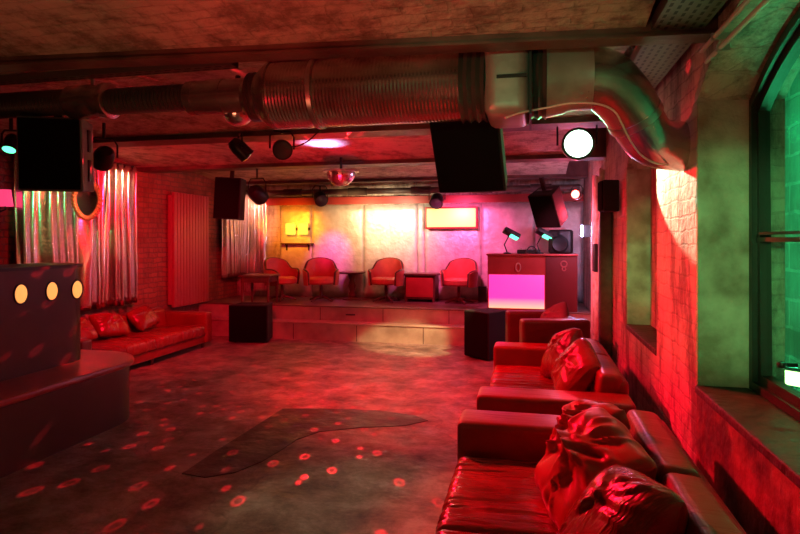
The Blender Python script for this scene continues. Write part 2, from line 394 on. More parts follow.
for i, y in enumerate(BY):
    b = MB(); k = SK[i + 1]; bw_ = BWS[i]
    for e, z0, z1 in ((0, ZB + .015, 3.5), (.02, ZB, ZB + .015)):
        yl, yr = y + k * (XL - XE), y + k * (XR - XE)
        b.prism([(XL, yl - e), (XR, yr - e), (XR, yr + bw_ + e), (XL, yl + bw_ + e)], z0, z1)
    struct('trim_%d' % (i + 3), b, M['beam'])

# window in the near niche
WX = 1.3
wy0, wy1 = N1[0] + .003, N1[1] - .016
aw = arch(wy0, wy1, 2.645, .355, 0, 0, 0)
def frame_loop(inset):
    hc = (wy1 - wy0) / 2; out = []
    yc = (wy0 + wy1) / 2
    for y, z in aw:
        d = Vector((y - yc, z - 1.3)); L_ = d.length; d *= (L_ - inset) / L_; out.append((yc + d.x, 1.3 + d.y))
    return [(wy0 + inset, SILL + .03 + inset)] + out + [(wy1 - inset, SILL + .03 + inset)]
def ring(mb, o, i, x0, x1):
    n = len(o)
    for k in range(n):
        k2 = (k + 1) % n
        vs = [(x0, *o[k]), (x0, *o[k2]), (x0, *i[k2]), (x0, *i[k]), (x1, *o[k]), (x1, *o[k2]), (x1, *i[k2]), (x1, *i[k])]
        mb.add(vs, [(0, 1, 2, 3), (7, 6, 5, 4), (3, 2, 6, 7), (0, 4, 5, 1)])
wf = MB()
o0 = [(wy0, SILL + .03)] + aw + [(wy1, SILL + .03)]
ring(wf, o0, frame_loop(.05), WX, WX + .1); ring(wf, frame_loop(.05), frame_loop(.1), WX + .03, WX + .09)
win = struct('window_1', wf, M['window_paint'])
gp = frame_loop(.095); g = MB(); g.add([(WX + .06, y, z) for y, z in gp] + [(WX + .066, y, z) for y, z in gp],
    [tuple(range(len(gp))), tuple(range(len(gp), 2 * len(gp)))[::-1]]); g.build('pane', M['glass'], win)
tb = MB(); tb.box((WX + .02, wy0 + .05, 1.79), (WX + .1, wy1 - .06, 1.815)); tb.build('glazing_bar', M['window_paint'], win)
hb = MB(); hb.tube([(WX + .03, 3.33, 1.16), (WX - .03, 3.33, 1.16)], .012); hb.lathe([(0, -.02), (.02, -.012), (.024, 0), (.02, .012), (0, .02)], Matrix.Translation((WX - .04, 3.33, 1.16)) , 12)
hb.build('window_handle', M['black_metal'], win)
st = MB(); st.box((WX - .01, 3.0, 1.83), (WX + .03, 3.72, 1.845)); st.box((WX - .02, 3.0, 1.82), (WX + .03, 3.06, 1.87)); st.build('window_stay', M['black_metal'], win)

# ------------------------------------------------------------------ stage
SY, SZ = 9.87, .56
sg = MB(); sg.box((XL + .003, SY + .3, 0), (XR - .02, YB - .003, SZ)); sg.box((XL + .003, SY, 0), (XR - .02, SY + .3, SZ - .27))
o = tag(sg.build('stage', M['stage'], None), 'low wooden stage with a step along its front below the foil wall', 'stage')
stp = MB(); stp.rbox((XL + .004, SY - .02, SZ - .27), (XR - .02, SY + .3, SZ - .245), .008); stp.build('step_board', M['stage'], o)
stt = MB(); stt.rbox((XL + .004, SY + .28, SZ), (XR - .02, YB - .005, SZ + .022), .008); stt.build('stage_top', M['stage_top'], o)
SZ += .022
for k, x in enumerate((-5.4, -4.2, -3.0, -1.8, -.6, .6)):
    j = MB(); j.box((x - .006, SY - .004, 0), (x + .006, SY + .01, SZ - .3)); j.build('joint_strip', M['post'], o)
    j = MB(); j.box((x + .4, SY + .296, SZ - .26), (x + .412, SY + .31, SZ - .03)); j.build('joint_strip', M['post'], o)
j = MB(); j.rbox((-3.3, SY + .292, .42), (-3.12, SY + .31, .445), .006); j.build('finger_slot', M['black'], o)

# foil wall covering on the back wall, in sheets
fw = thing('foil_wall_covering', 'crumpled silver foil sheets covering the back wall behind the chairs', 'wall covering', (0, YB - .012, SZ))
xs = [-5.28, -4.55, -3.4, -2.25, -2.1, -.95, .1, XR - .01]
for a, b in zip(xs, xs[1:]):
    s = MB(); n, mm = 16, 14
    if b - a < .3: n = 3
    vs = []
    for i in range(n + 1):
        for k in range(mm + 1):
            x = a + .002 + (b - a - .004) * i / n; z = .02 + 1.93 * k / mm
            e = 0 if (i in (0, n) or k in (0, mm)) else 1
            vs.append((x, -e * (.012 + .012 * noise.noise(Vector((x * 3, z * 3, 1.7)))), z))
    fs = [(i * (mm + 1) + k, (i + 1) * (mm + 1) + k, (i + 1) * (mm + 1) + k + 1, i * (mm + 1) + k + 1) for i in range(n) for k in range(mm)]
    s.add(vs, fs, True); p = s.build('foil_sheet', M['foil'], fw)
    md = p.modifiers.new('thick', 'SOLIDIFY'); md.thickness = .004
# timber header above it
hd = MB(); hd.box((XL + .5, YB - .09, 2.55), (XR - .01, YB - .001, 2.7)); struct('trim_9', hd, M['wood_red'])

# ------------------------------------------------------------------ sofas
def seat_pad(x0, x1, y0, y1, z0, z1, seed):
    """upholstered pad, rolled over the front edge, with creases running back from it"""
    rg = random.Random(seed); nx = 96; w = x1 - x0; dp = y1 - y0; r = .06
    prof = [(y0 + .01, z0), (y0, z0 + .03)] + [(y0, z0 + (z1 - r - z0) * q) for q in (.5, .8, 1)]
    prof += [(y0 + r - r * math.cos(PI / 2 * q), z1 - r + r * math.sin(PI / 2 * q)) for q in (.2, .4, .6, .8, 1)]
    prof += [(y0 + r + (dp - r) * q, z1) for q in (.05, .1, .16, .22, .3, .4, .5, .6, .7, .8, .9, 1)] + [(y1, z0)]
    big = [(rg.uniform(.1, .9) * w, rg.uniform(-.16, .16), rg.uniform(.007, .013), rg.uniform(.012, .018), rg.uniform(.5, 1.1)) for _ in range(int(4 + w * 3))]
    fine = [(rg.uniform(.03, .97) * w, rg.uniform(-.3, .3), rg.uniform(.006, .012), rg.uniform(.003, .007), rg.uniform(.12, .45)) for _ in range(int(44 * w))]
    vs = []; m = len(prof)
    for i in range(nx + 1):
        u = i / nx; x = x0 + w * u
        eg = min(u, 1 - u) * w; ed = max(0, 1 - eg / .04) ** 2 * .03
        for (y, z) in prof:
            v = (y - y0) / dp; top = max(0, (z - z0) / (z1 - z0))
            d = -ed * (1 if top > .3 else 0) + .02 * (1 - (2 * u - 1) ** 2) * math.sin(PI * min(1, v + .1)) * top
            for (cx, cv, wd, am, ln) in big + fine:
                if v < ln:
                    q = (x - x0 - cx - cv * v - .02 * math.sin(v * 7 + cx * 9)) / wd
                    if abs(q) < 3: d -= am * math.exp(-q * q) * (1 - v / ln) ** .5 * min(1, top * 1.6)
            fr = 1 if v < .03 else 0
            vs.append((x, y - d * (.7 if v < .08 else 0), z + (d if top > .55 else 0)))
    fs = [(i * m + j, (i + 1) * m + j, (i + 1) * m + j + 1, i * m + j + 1) for i in range(nx) for j in range(m - 1)]
    fs += [(i * m, i * m + m - 1, (i + 1) * m + m - 1, (i + 1) * m) for i in range(nx)]
    fs += [tuple(range(m)), tuple(range(nx * m, nx * m + m))[::-1]]
    mb = MB(); mb.add(vs, fs, True); return mb

def make_sofa(name, label, cat, loc, rz, L, depth=1.25, seat=.42, armh=.62, backh=.76, armw=.33, nseat=2, arms=(True, True), group=None, legs=True, backt=.26, recline=.1):
    """local: x along the length, -y is the front"""
    t = thing(name, label, cat, loc, rz, group)
    y0, y1 = -depth / 2, depth / 2
    a0 = armw if arms[0] else 0; a1 = armw if arms[1] else 0
    b = MB(); b.rbox((-L / 2 + .02, y0 + .03, .09), (L / 2 - .02, y1 - .02, seat - .15), .02); b.build('base', M['leather'], t)
    n = nseat; w = (L - a0 - a1) / n
    for k in range(n):
        x = -L / 2 + a0 + w * k
        seat_pad(x + .003, x + w - .003, y0, y1 - backt + .02, seat - .17, seat, k + int(L * 100)).build('seat_cushion', M['leather_wrinkled'], t, sharp=75)
        bk = MB()
        mx = Matrix.Translation((0, y1 - backt, seat - .06)) @ Matrix.Rotation(-recline, 4, 'X') @ Matrix.Translation((0, -(y1 - backt), -(seat - .06)))
        bk.rbox((x + .004, y1 - backt, seat - .06), (x + w - .004, y1 - .07, backh), .06, 4, mx)
        bk.build('back_cushion', M['leather'], t)
    b = MB(); b.rbox((-L / 2 + a0 + .005, y1 - .1, .1), (L / 2 - a1 - .005, y1, backh - .06), .035); b.build('back_frame', M['leather'], t)
    for k in (0, 1):
        if arms[k]:
            x = -L / 2 if k == 0 else L / 2 - armw
            a = MB(); a.rbox((x, y0 - .01, .09), (x + armw, y1, armh), .045, 4); a.build('arm', M['leather'], t)
    if legs:
        for sx in (-1, 1):
            for sy in (-1, 1):
                lg = MB(); lg.lathe([(.022, 0), (.032, .095)], Matrix.Translation((sx * (L / 2 - .1), sy * (depth / 2 - .12), 0)), 10); lg.build('leg', M['wood_dark'], t)
    return t
# right wall: facing -X means front direction -y local -> rotate -90 deg about z: local -y -> -x
RZ = -PI / 2
sofaA = make_sofa('leather_sofa', 'nearest red leather sofa, cut off by the picture edge, with three crumpled cushions', 'sofa', (.165, 2.78, 0), RZ, 2.6, 1.24, backh=.79)
sofaB = make_sofa('leather_sofa', 'red leather sofa in the middle of the right wall, coiled cable on its seat', 'sofa', (.18, 5.64, 0), RZ, 2.44, 1.14)
chair = make_sofa('leather_armchair', 'boxy dark red leather armchair between the stage and the wall sofas', 'armchair', (.19, 7.53, 0), RZ + R(14), 1.02, .8, .46, .86, .86, .2, 1)
sofaL = make_sofa('leather_sofa', 'long low red leather sofa along the curtained wall behind the bar counter', 'sofa', (-5.72, 7.4, 0), PI / 2, 2.95, .95, .39, .59, .66, .2, 4, backt=.24)
for c in chair.children:
    if c.name.split('.')[0] in ('arm', 'back_cushion', 'back_frame', 'base'):
        c.data.materials.clear(); c.data.materials.append(M['leather_maroon'])
# extra leg under the middle of the long sofa
lg = MB(); lg.lathe([(.022, 0), (.032, .095)], Matrix.Translation((0, -.38, 0)), 10); lg.build('leg', M['wood_dark'], sofaL)

# ------------------------------------------------------------------ cushions
def make_cushion(name, label, m, loc, rot, w, h, t, wr=.03, seed=0, nc=34, sag=0, group=None):
    n = 64; vs = []; fs = []
    rg = random.Random(seed * 31 + 5); creases = {}
    for sd in (1, -1):
        hx, hy = rg.uniform(-.2, .2), rg.uniform(-.1, .3); L_ = []
        for k in range(nc):
            an = rg.uniform(0, 2 * PI); rr = rg.uniform(.1, .75)
            tilt = an + rg.uniform(-.5, .5)
            L_.append((hx + rr * math.cos(an), hy + rr * math.sin(an), tilt, rg.uniform(.25, .6), rg.uniform(.03, .075), rg.uniform(.35, .9) * (1 if rg.random() < .7 else -.8), rg.uniform(-.7, .7)))
        creases[sd] = L_
    def pt(u, v, s):
        e = max(0, (1 - abs(u) ** 3.2)) ** .55 * max(0, (1 - abs(v) ** 3.2)) ** .55
        pin = 1 - .1 * (1 - abs(u) ** 1.5) * abs(v) ** 3
        pin2 = 1 - .1 * (1 - abs(v) ** 1.5) * abs(u) ** 3
        x = u * w / 2 * pin2; y = v * h / 2 * pin
        z = s * t / 2 * e
        cr = max(0, abs(u) ** 2 * abs(v) ** 2); x *= 1 - .16 * cr; y *= 1 - .16 * cr
        d = 0
        for (cx, cy, an, ln, wd, am, cv) in creases[s]:
            dx, dy = u - cx, v - cy
            al = dx * math.cos(an) + dy * math.sin(an); ac = -dx * math.sin(an) + dy * math.cos(an) + cv * al * al
            if abs(al) < ln: d += am * math.exp(-(ac / wd) ** 2) * (1 - (al / ln) ** 2)
        d = wr * (d + .5 * noise.noise(Vector((u * 1.6, v * 1.6, seed * 3 + s)))) * (e ** .5)
        z += s * d
        q = Vector((u * 3, v * 3, seed * 2.7)); x += wr * .4 * noise.noise(q); y += wr * .4 * noise.noise(q + Vector((8, 0, 0)))
        y -= sag * (1 - v) * .0
        return Vector((x, y, z))
    for s in (1, -1):
        o = len(vs)
        for i in range(n + 1):
            for k in range(n + 1):
                u = math.sin(PI / 2 * (2 * i / n - 1)); v = math.sin(PI / 2 * (2 * k / n - 1))
                p = pt(u, v, s)
                if i in (0, n) or k in (0, n): p = pt(u, v, 1); p.z = 0
                vs.append(p)
        for i in range(n):
            for k in range(n):
                a = o + i * (n + 1) + k; fs.append((a, a + n + 1, a + n + 2, a + 1) if s > 0 else (a, a + 1, a + n + 2, a + n + 1))
    mb = MB(); mb.add(vs, fs, True)
    o = mb.build(name, m, None, weld=True, sharp=80); o.location = loc; o.rotation_euler = rot
    return tag(o, label, 'cushion', group)
# lean: local z = cushion face normal. Facing -x, leaning back
def lean_rot(face_deg, tilt_deg, spin=0):
    """face normal points at azimuth face_deg, tilted up by tilt_deg; spin about the normal"""
    n = Vector((math.cos(R(face_deg)) * math.cos(R(tilt_deg)), math.sin(R(face_deg)) * math.cos(R(tilt_deg)), math.sin(R(tilt_deg))))
    q = n.to_track_quat('Z', 'Y'); return (q.to_matrix() @ Matrix.Rotation(R(spin), 3, 'Z')).to_euler()
make_cushion('cushion', 'crumpled red satin cushion farthest back of three on the nearest sofa', M['satin'], (.3, 3.42, .66), lean_rot(200, 30, 12), .58, .52, .22, .034, 1, 44)
make_cushion('cushion', 'big crumpled red satin cushion in the middle of three on the nearest sofa', M['satin'], (.29, 3.02, .64), lean_rot(205, 38, -14), .66, .62, .27, .036, 2, 46)
make_cushion('cushion', 'wrinkled brown-red leather cushion at the bottom picture edge on the nearest sofa', M['leather_wrinkled'], (.34, 2.46, .63), lean_rot(192, 40, 10), .58, .56, .26, .014, 3, 30)
make_cushion('cushion', 'red leather cushion leaning at the far end of the middle sofa', M['leather_wrinkled'], (.3, 5.95, .67), lean_rot(195, 28, 20), .58, .56, .22, .018, 4)
make_cushion('cushion', 'red leather cushion leaning at the near end of the middle sofa', M['leather_wrinkled'], (.38, 5.25, .66), lean_rot(200, 30, -22), .58, .56, .22, .018, 5)
make_cushion('cushion', 'dark cushion poking up over the arm of the boxy armchair', M['dark_cloth'], (.3, 7.62, .76), lean_rot(215, 30, 38), .5, .5, .18, .015, 6)
for k, (y, sp, lb) in enumerate(((6.55, 6, 'red leather cushion on the long low sofa, nearest the bar counter'), (7.2, -8, 'red leather cushion in the middle of three on the long low sofa'), (7.95, 10, 'red leather cushion on the long low sofa, nearest the radiator'))):
    make_cushion('cushion', lb, M['leather_wrinkled'], (-5.88, y, .585), lean_rot(-10 + 5 * k, 42, sp), .6, .42, .2, .018, 8 + k)

# coiled cable on the middle sofa
cb = MB(); pts = []
for i in range(90):
    q = i / 89 * 2 * PI * 2.6; r = .1 + .02 * math.sin(q * .7)
    pts.append((-.17 + r * math.cos(q) * 1.5, 5.02 + r * math.sin(q), .445 + .006 * i / 89 + .004 * math.sin(q * 3)))
for i in range(1, 26):
    pts.append((pts[89][0] + .016 * i, pts[89][1] + .05 * math.sin(i * .3), .45))
cb.tube(pts, .008, 6)
tag(cb.build('cable', M['cable_black'], None), 'thin dark cable coiled on the seat of the middle sofa', 'cable')

# ------------------------------------------------------------------ bar counter
def dshape(xf, xb, yn, yf, r, n=18):
    """counter outline with a rounded far front corner"""
    pts = [(xf, yn), (xf, yf - r)]
    for i in range(1, n + 1):
        q = PI / 2 * i / n; pts.append((xf - r + r * math.cos(q), yf - r + r * math.sin(q)))
    pts += [(xb, yf), (xb, yn)]
    return pts
bar = thing('bar_counter', 'dark metal bar counter with glowing round lights and a rounded lower bench', 'bar', (-4.5, 4, 0))
def loc_poly(p): return [(x + 4.5, y - 4) for x, y in p]
bb = MB(); bb.prism(loc_poly(dshape(-3.9, -5.0, .2, 5.42, .55)), 0, .54); bb.build('bench_body', M['bar_metal'], bar, sharp=25)
bt = MB(); bt.prism(loc_poly(dshape(-3.86, -5.02, .2, 5.46, .58)), .54, .6); ob = bt.build('bench_top', M['bar_top'], bar, sharp=25)
md = ob.modifiers.new('bev', 'BEVEL'); md.width = .022; md.segments = 3; md.limit_method = 'ANGLE'
ub = MB(); ub.prism(loc_poly(dshape(-4.38, -5.0, .2, 5.14, .3)), .6, 1.53); ub.build('counter_body', M['bar_metal'], bar, sharp=25)
ut = MB(); ut.prism(loc_poly(dshape(-4.36, -5.02, .2, 5.16, .32)), 1.53, 1.56); ut.build('counter_top', M['black'], bar, sharp=25)
for x_, y_ in ((22, 294), (53, 291), (78, 289.5)):
    p = at(x_, y_, -4.37 / ((x_ - CX) / F * CT - ST)); L_ = MB(); mx = Matrix.Translation((.12 - .004, p.y - 4, p.z)) @ Matrix.Diagonal((1, .8, 1, 1)) @ Matrix.Rotation(PI / 2, 4, 'Y')
    L_.lathe([(.0, .014), (.07, .012), (.088, .0)], mx, 28)
    lo = L_.build('round_light', glow('bar_light_glow', (1, .42, .1), 1.1) if 'bar_light_glow' not in bpy.data.materials else bpy.data.materials['bar_light_glow'], bar)
    rg = MB(); rg.lathe([(.086, -.004), (.086, .012), (.096, .012), (.1, -.004)], mx, 28); rg.build('light_rim', M['black_metal'], lo)

# ------------------------------------------------------------------ curtains, radiator
def make_curtain(name, label, path, z0, z1, m, seed=0, amp=.05, pitch=.13, flare=.03):
    P = [Vector(p) for p in path]; segs = [(b - a).length for a, b in zip(P, P[1:])]; T = sum(segs)
    nx = int(T / .012); nz = 22; vs = []
    for i in range(nx + 1):
        s = T * i / nx; d = s; k = 0
        while k < len(segs) - 1 and d > segs[k]: d -= segs[k]; k += 1
        tdir = (P[k + 1] - P[k]).normalized(); nor = Vector((-tdir.y, tdir.x))
        base = P[k] + tdir * d
        for j in range(nz + 1):
            v = j / nz; z = z0 + (z1 - z0) * v
            ph = 2 * PI * s / pitch + 3.2 * noise.noise(Vector((s * 2.6, seed, v * .5))) * 2
            a = amp * (.95 + .9 * noise.noise(Vector((s * 3, seed + 5, v * .6))))
            w = a * math.sin(ph) + flare * (1 - v) * noise.noise(Vector((s * 5, v * 3, seed)))
            w = max(w, -amp)
            q = base + nor * w
            zz = z + (.05 * noise.noise(Vector((s * 4, seed, 0))) * (1 - v) ** 4)
            vs.append((q.x, q.y, zz))
    fs = [(i * (nz + 1) + j, (i + 1) * (nz + 1) + j, (i + 1) * (nz + 1) + j + 1, i * (nz + 1) + j + 1) for i in range(nx) for j in range(nz)]
    t = thing(name, label, 'curtain', (P[0].x, P[0].y, z0))
    mb = MB(); mb.add([Vector(v) - Vector((P[0].x, P[0].y, z0)) for v in vs], fs, True); o = mb.build('drape', m, t, sharp=170)
    md = o.modifiers.new('thick', 'SOLIDIFY'); md.thickness = .004
    rd = MB(); rd.tube([(p.x - P[0].x, p.y - P[0].y, z1 - z0 + .01) for p in P], .014, 8); rd.build('curtain_rail', M['black_metal'], t)
    return t
make_curtain('silver_curtain', 'long pleated silver curtain behind the bar and the low sofa', [(XL + .13, 5.95), (XL + .13, 8.1)], .8, 2.96, M['lame'], 1, .07, .17)
make_curtain('silver_curtain', 'short pleated silver curtain in the corner beside the stage', [(XL + .13, 10.85), (XL + .2, YB - .3), (XL + .45, YB - .12), (-5.55, YB - .12)][::-1], 1.02, 2.85, M['lame'], 4, .05, .13)

rd = thing('panel_radiator', 'tall ribbed panel radiator on the dark brick wall past the curtain', 'radiator', (XL, 9.78, .6))
for k in range(12):
    y = -.62 + k * .0955
    r_ = MB(); r_.rbox((.09, y, 0), (.15, y + .078, 2.05), .014, 2); r_.build('rib', M['radiator'], rd)
fr = MB(); fr.box((.03, -.64, .05), (.09, .52, 2.0)); fr.build('back_plate', M['radiator'], rd)
for z in (.25, 1.75):
    bk = MB(); bk.box((.001, -.4, z), (.03, .5, z + .05)); bk.build('wall_bracket', M['black_metal'], rd)

# ------------------------------------------------------------------ wall lamps on the left, mirror
M['pink_shade'] = glow('pink_lamp_shade', (1, .06, .2), 1.0)
p = at(5, 198, 6.98)
sc1 = thing('wall_lamp', 'small pink glowing wall lamp at the left picture edge', 'lamp', (XL, p.y, p.z))
s = MB(); s.lathe([(.085, -.1), (.06, .1)], Matrix.Translation((.14, 0, 0)), 20); s.build('lamp_shade', M['pink_shade'], sc1)
s = MB(); s.tube([(.0, 0, -.12), (.08, 0, -.16), (.14, 0, -.14), (.14, 0, -.06)], .01, 8); s.rbox((0, -.05, -.18), (.02, .05, -.06), .006); s.build('lamp_arm', M['black_metal'], sc1)

p = at(87, 200, 7.75)
mir = thing('wall_mirror', 'shield-shaped mirror in a carved frame hanging before the silver curtain', 'mirror', (p.x, p.y, p.z))
def shield(w, h, n=24):
    out = []
    for i in range(n):
        q = 2 * PI * i / n; x = math.cos(q); y = math.sin(q)
        if y < 0: x *= (1 + y * .12)
        out.append((x * w / 2 * (1.0 if abs(x) < 1 else 1), y * h / 2))
    return out
mdir = (Vector((0, 0, H)) - Vector((p.x, p.y, H))).normalized()
mrot = Matrix.Rotation(math.atan2(mdir.x, -mdir.y) * 1 , 4, 'Z') @ Matrix.Rotation(PI / 2, 4, 'X')
s = MB(); s.prism(shield(.25, .42), -.01, .012, mrot); s.build('mirror_glass', M['mirror'], mir)
s = MB(); o_ = shield(.3, .47, 32)
s.tube([mrot @ Vector((x, y, .01)) for x, y in o_ + [o_[0]]], .03, 8, False)
for x, y in o_: s.lathe([(0, -.034), (.024, -.022), (.034, 0), (.024, .022), (0, .034)], mrot @ Matrix.Translation((x * 1.06, y * 1.06, .012)), 8)
s.build('mirror_frame', M['gilt'], mir)
s = MB(); s.tube([mrot @ Vector((0, .27, -.0)), mrot @ Vector((0, .75, -.0))], .004, 6); s.build('hanging_wire', M['steel'], mir)

# ------------------------------------------------------------------ speakers
def make_speaker(name, label, loc, rot, w, h, d, cat='speaker', handles=False, bracket=True, foot=False, face=None):
    t = thing(name, label, cat, loc); t.rotation_euler = rot
    b = MB()
    # trapezoid cabinet: narrower at the rear
    k = .82
    b.prism([(-w / 2, -d / 2), (w / 2, -d / 2), (w / 2 * k, d / 2), (-w / 2 * k, d / 2)], -h / 2, h / 2)
    o = b.build('cabinet', M['speaker_side'] if handles else M['carpet_black'], t)
    md = o.modifiers.new('bev', 'BEVEL'); md.width = .012; md.segments = 2
    g = MB(); g.rbox((-w / 2 + .015, -d / 2 - .018, -h / 2 + .015), (w / 2 - .015, -d / 2 - .001, h / 2 - .015), .008, 2); g.build('grille', M['grille'], t)
    if handles:
        for z in (-h * .2, h * .22):
            s = MB(); x = w / 2 * (1 + k) / 2
            s.rbox((x - .008, -.03, z - .09), (x + .014, .045, z + .09), .01, 2, Matrix.Rotation(0, 4, 'Z')); s.build('side_handle', M['black'], t)
    if bracket:
        s = MB(); s.box((-.03, -.02, h / 2), (.03, .02, h / 2 + .22)); s.box((-w * .3, -.03, h / 2), (w * .3, .03, h / 2 + .012)); s.build('hanging_bracket', M['black_metal'], t)
    if foot:
        for sx in (-1, 1):
            for sy in (-1, 1):
                s = MB(); s.lathe([(.02, 0), (.025, .02)], Matrix.Translation((sx * w * .36, sy * d * .34, -h / 2 - .02)), 10); s.build('rubber_foot', M['black'], t)
    return t
p = at(60, 156, 4.75)
make_speaker('hanging_speaker', 'large black loudspeaker with side handles hung under the duct by the silver curtain', p, (R(4), 0, R(24)), .47, .58, .42, handles=True)
p = at(472, 150, 4.5)
make_speaker('hanging_speaker', 'large tilted black loudspeaker hung under the middle of the duct', p, (R(24), 0, R(-11)), .54, .6, .28, handles=False)
p = at(231, 199, 9.6)
make_speaker('hanging_speaker', 'black loudspeaker hung in front of the corner curtain', p, (0, R(3), R(8)), .44, .68, .36)
p = at(549, 207, 8.9)
make_speaker('hanging_speaker', 'tilted black loudspeaker hung over the glowing DJ booth', p, (R(28), 0, R(-32)), .42, .55, .34)
p = at(252, 340, 10.45)
make_speaker('floor_speaker', 'black speaker box on the floor at the left end of the stage', (-4.84, 9.55, .34), (0, 0, R(8)), .7, .64, .5, bracket=False, foot=True)
make_speaker('floor_speaker', 'black speaker box on the floor below the glowing DJ booth', (-.64, 9.0, .37), (0, 0, R(-38)), .5, .7, .5, bracket=False, foot=True)
p = at(613, 205, 7.4)
make_speaker('wall_speaker', 'small black box speaker high on the wall beside the far niche', (XR - .12, 7.05, p.z + .06), (0, 0, R(-80)), .2, .36, .18, bracket=False)

# ------------------------------------------------------------------ chairs on the stage
def make_tub_chair(loc, rz, label):
    t = thing('tub_chair', label, 'chair', loc, rz, 'tub chairs on the stage')
    s = MB(); n = 40; ri, ro = .27, .33; vs = []
    rim = []
    for i in range(n + 1):
        q = R(-38) + R(256) * i / n
        u = abs(i / n - .5) * 2
        k_ = min(1, max(0, (u - .34) / .26)); k_ = k_ * k_ * (3 - 2 * k_)
        hgt = .85 - .05 * (u / .34) ** 2 * (1 - k_) - .22 * k_ - .05 * max(0, (u - .8) / .2) ** 2
        if u > .34: hgt = .80 - .17 * k_ - .05 * max(0, (u - .8) / .2) ** 2
        c, sn = math.cos(q), math.sin(q)
        rr = 1.0
        a = Vector((ri * c * 1.05, ri * sn, .34)); b = Vector((ro * c * 1.05, ro * sn, .32))
        a2 = Vector((ri * c * 1.12, ri * sn * 1.1, hgt)); b2 = Vector((ro * c * 1.12, ro * sn * 1.1, hgt - .01))
        vs += [a, b, b2, a2]; rim.append((a2 + b2) / 2)
    fs = []
    for i in range(n):
        o = i * 4
        for k in range(4): fs.append((o + k, o + (k + 1) % 4, o + 4 + (k + 1) % 4, o + 4 + k))
    fs += [(0, 1, 2, 3), (n * 4 + 3, n * 4 + 2, n * 4 + 1, n * 4)]
    s.add(vs, fs, True); s.build('backrest', M['chair_vinyl'], t, sharp=60)
    s = MB(); e0, e1 = (vs[0] + vs[1]) / 2, (vs[-4] + vs[-3]) / 2
    s.tube([e0] + rim + [e1], .021, 8); s.build('wooden_trim', M['wood_dark'], t)
    s = MB(); s.lathe([(.0, .34), (.27, .34), (.3, .37), (.3, .44), (.26, .475), (0, .485)], Matrix.Diagonal((1.02, 1.0, 1, 1)), 28); s.build('seat', M['chair_vinyl'], t)
    s = MB(); s.lathe([(.05, .05), (.03, .1), (.03, .34)], None, 12); s.build('pedestal', M['wood_dark'], t)
    for k in range(4):
        q = PI / 4 + k * PI / 2
        s = MB(); s.tube([(0, 0, .09), (.14 * math.cos(q), .14 * math.sin(q), .07), (.29 * math.cos(q), .29 * math.sin(q), .015)], [.026, .024, .016], 8); s.build('leg', M['wood_dark'], t)
    return t
def on_stage(px, D): q = at(px, 300, D); return (q.x, q.y, SZ)
ch0 = make_tub_chair(on_stage(321, 11.6), R(24), 'red tub chair by the pedestal table, under the yellow wall lamp')
for px, D, rz, lb in ((282, 11.7, 62, 'red tub chair turned sideways next to the corner curtain'),
                      (386, 11.5, -4, 'red tub chair between the pedestal table and the low cabinet'),
                      (459, 11.2, -14, 'red tub chair standing under the lit wall panel')):
    dup(ch0, on_stage(px, D), (0, 0, R(rz)), lb)
# tables
t = thing('pedestal_table', 'dark round pedestal table between two tub chairs', 'table', on_stage(352, 11.9))
s = MB(); s.lathe([(0, .53), (.26, .53), (.28, .545), (.28, .565), (0, .57)], None, 32); s.build('table_top', M['wood_dark'], t)
s = MB(); s.lathe([(.06, .03), (.09, .08), (.05, .16), (.08, .28), (.05, .4), (.09, .53)], None, 16); s.build('pedestal', M['wood_dark'], t)
s = MB(); s.lathe([(.2, 0), (.2, .02), (.06, .06)], None, 20); s.build('foot', M['wood_dark'], t)
t = thing('low_cabinet', 'low dark cabinet with a red front between two tub chairs', 'cabinet', on_stage(422, 11.55), R(-3))
s = MB(); s.box((-.3, -.2, .06), (.3, .2, .52)); s.build('body', M['wood_dark'], t)
s = MB(); s.rbox((-.34, -.24, .52), (.34, .22, .56), .01); s.build('top', M['wood_dark'], t)
s = MB(); s.rbox((-.27, -.216, .1), (.27, -.2, .48), .006); s.build('front_panel', M['wood_red'], t)
for sx in (-1, 1):
    for sy in (-1, 1):
        s = MB(); s.box((sx * .275 - .025, sy * .18 - .02, 0), (sx * .275 + .025, sy * .18 + .02, .06)); s.build('leg', M['wood_dark'], t)
t = thing('side_table', 'dark wooden side table at the curtain end of the stage', 'table', on_stage(260, 11.1), R(6))
s = MB(); s.rbox((-.3, -.3, .52), (.3, .3, .56), .012); s.build('table_top', M['wood_dark'], t)
s = MB(); s.box((-.26, -.26, .42), (.26, .26, .52)); s.build('apron', M['wood_dark'], t)
for sx in (-1, 1):
    for sy in (-1, 1):
        s = MB(); s.lathe([(.02, 0), (.032, .52)], Matrix.Translation((sx * .25, sy * .25, 0)), 8); s.build('leg', M['wood_dark'], t)
q = at(482, 295, 11.4)
s = MB(); s.rbox((-.08, -.06, 0), (.08, .06, .3), .01); o = s.build('junction_box', M['socket'], None, loc=(q.x, YB - .11, SZ)); tag(o, 'small black box standing against the foil wall beside a tub chair', 'box')
s = MB(); s.rbox((-.05, -.067, .08), (.05, -.06, .2), .003); s.build('faceplate', M['black_metal'], o)

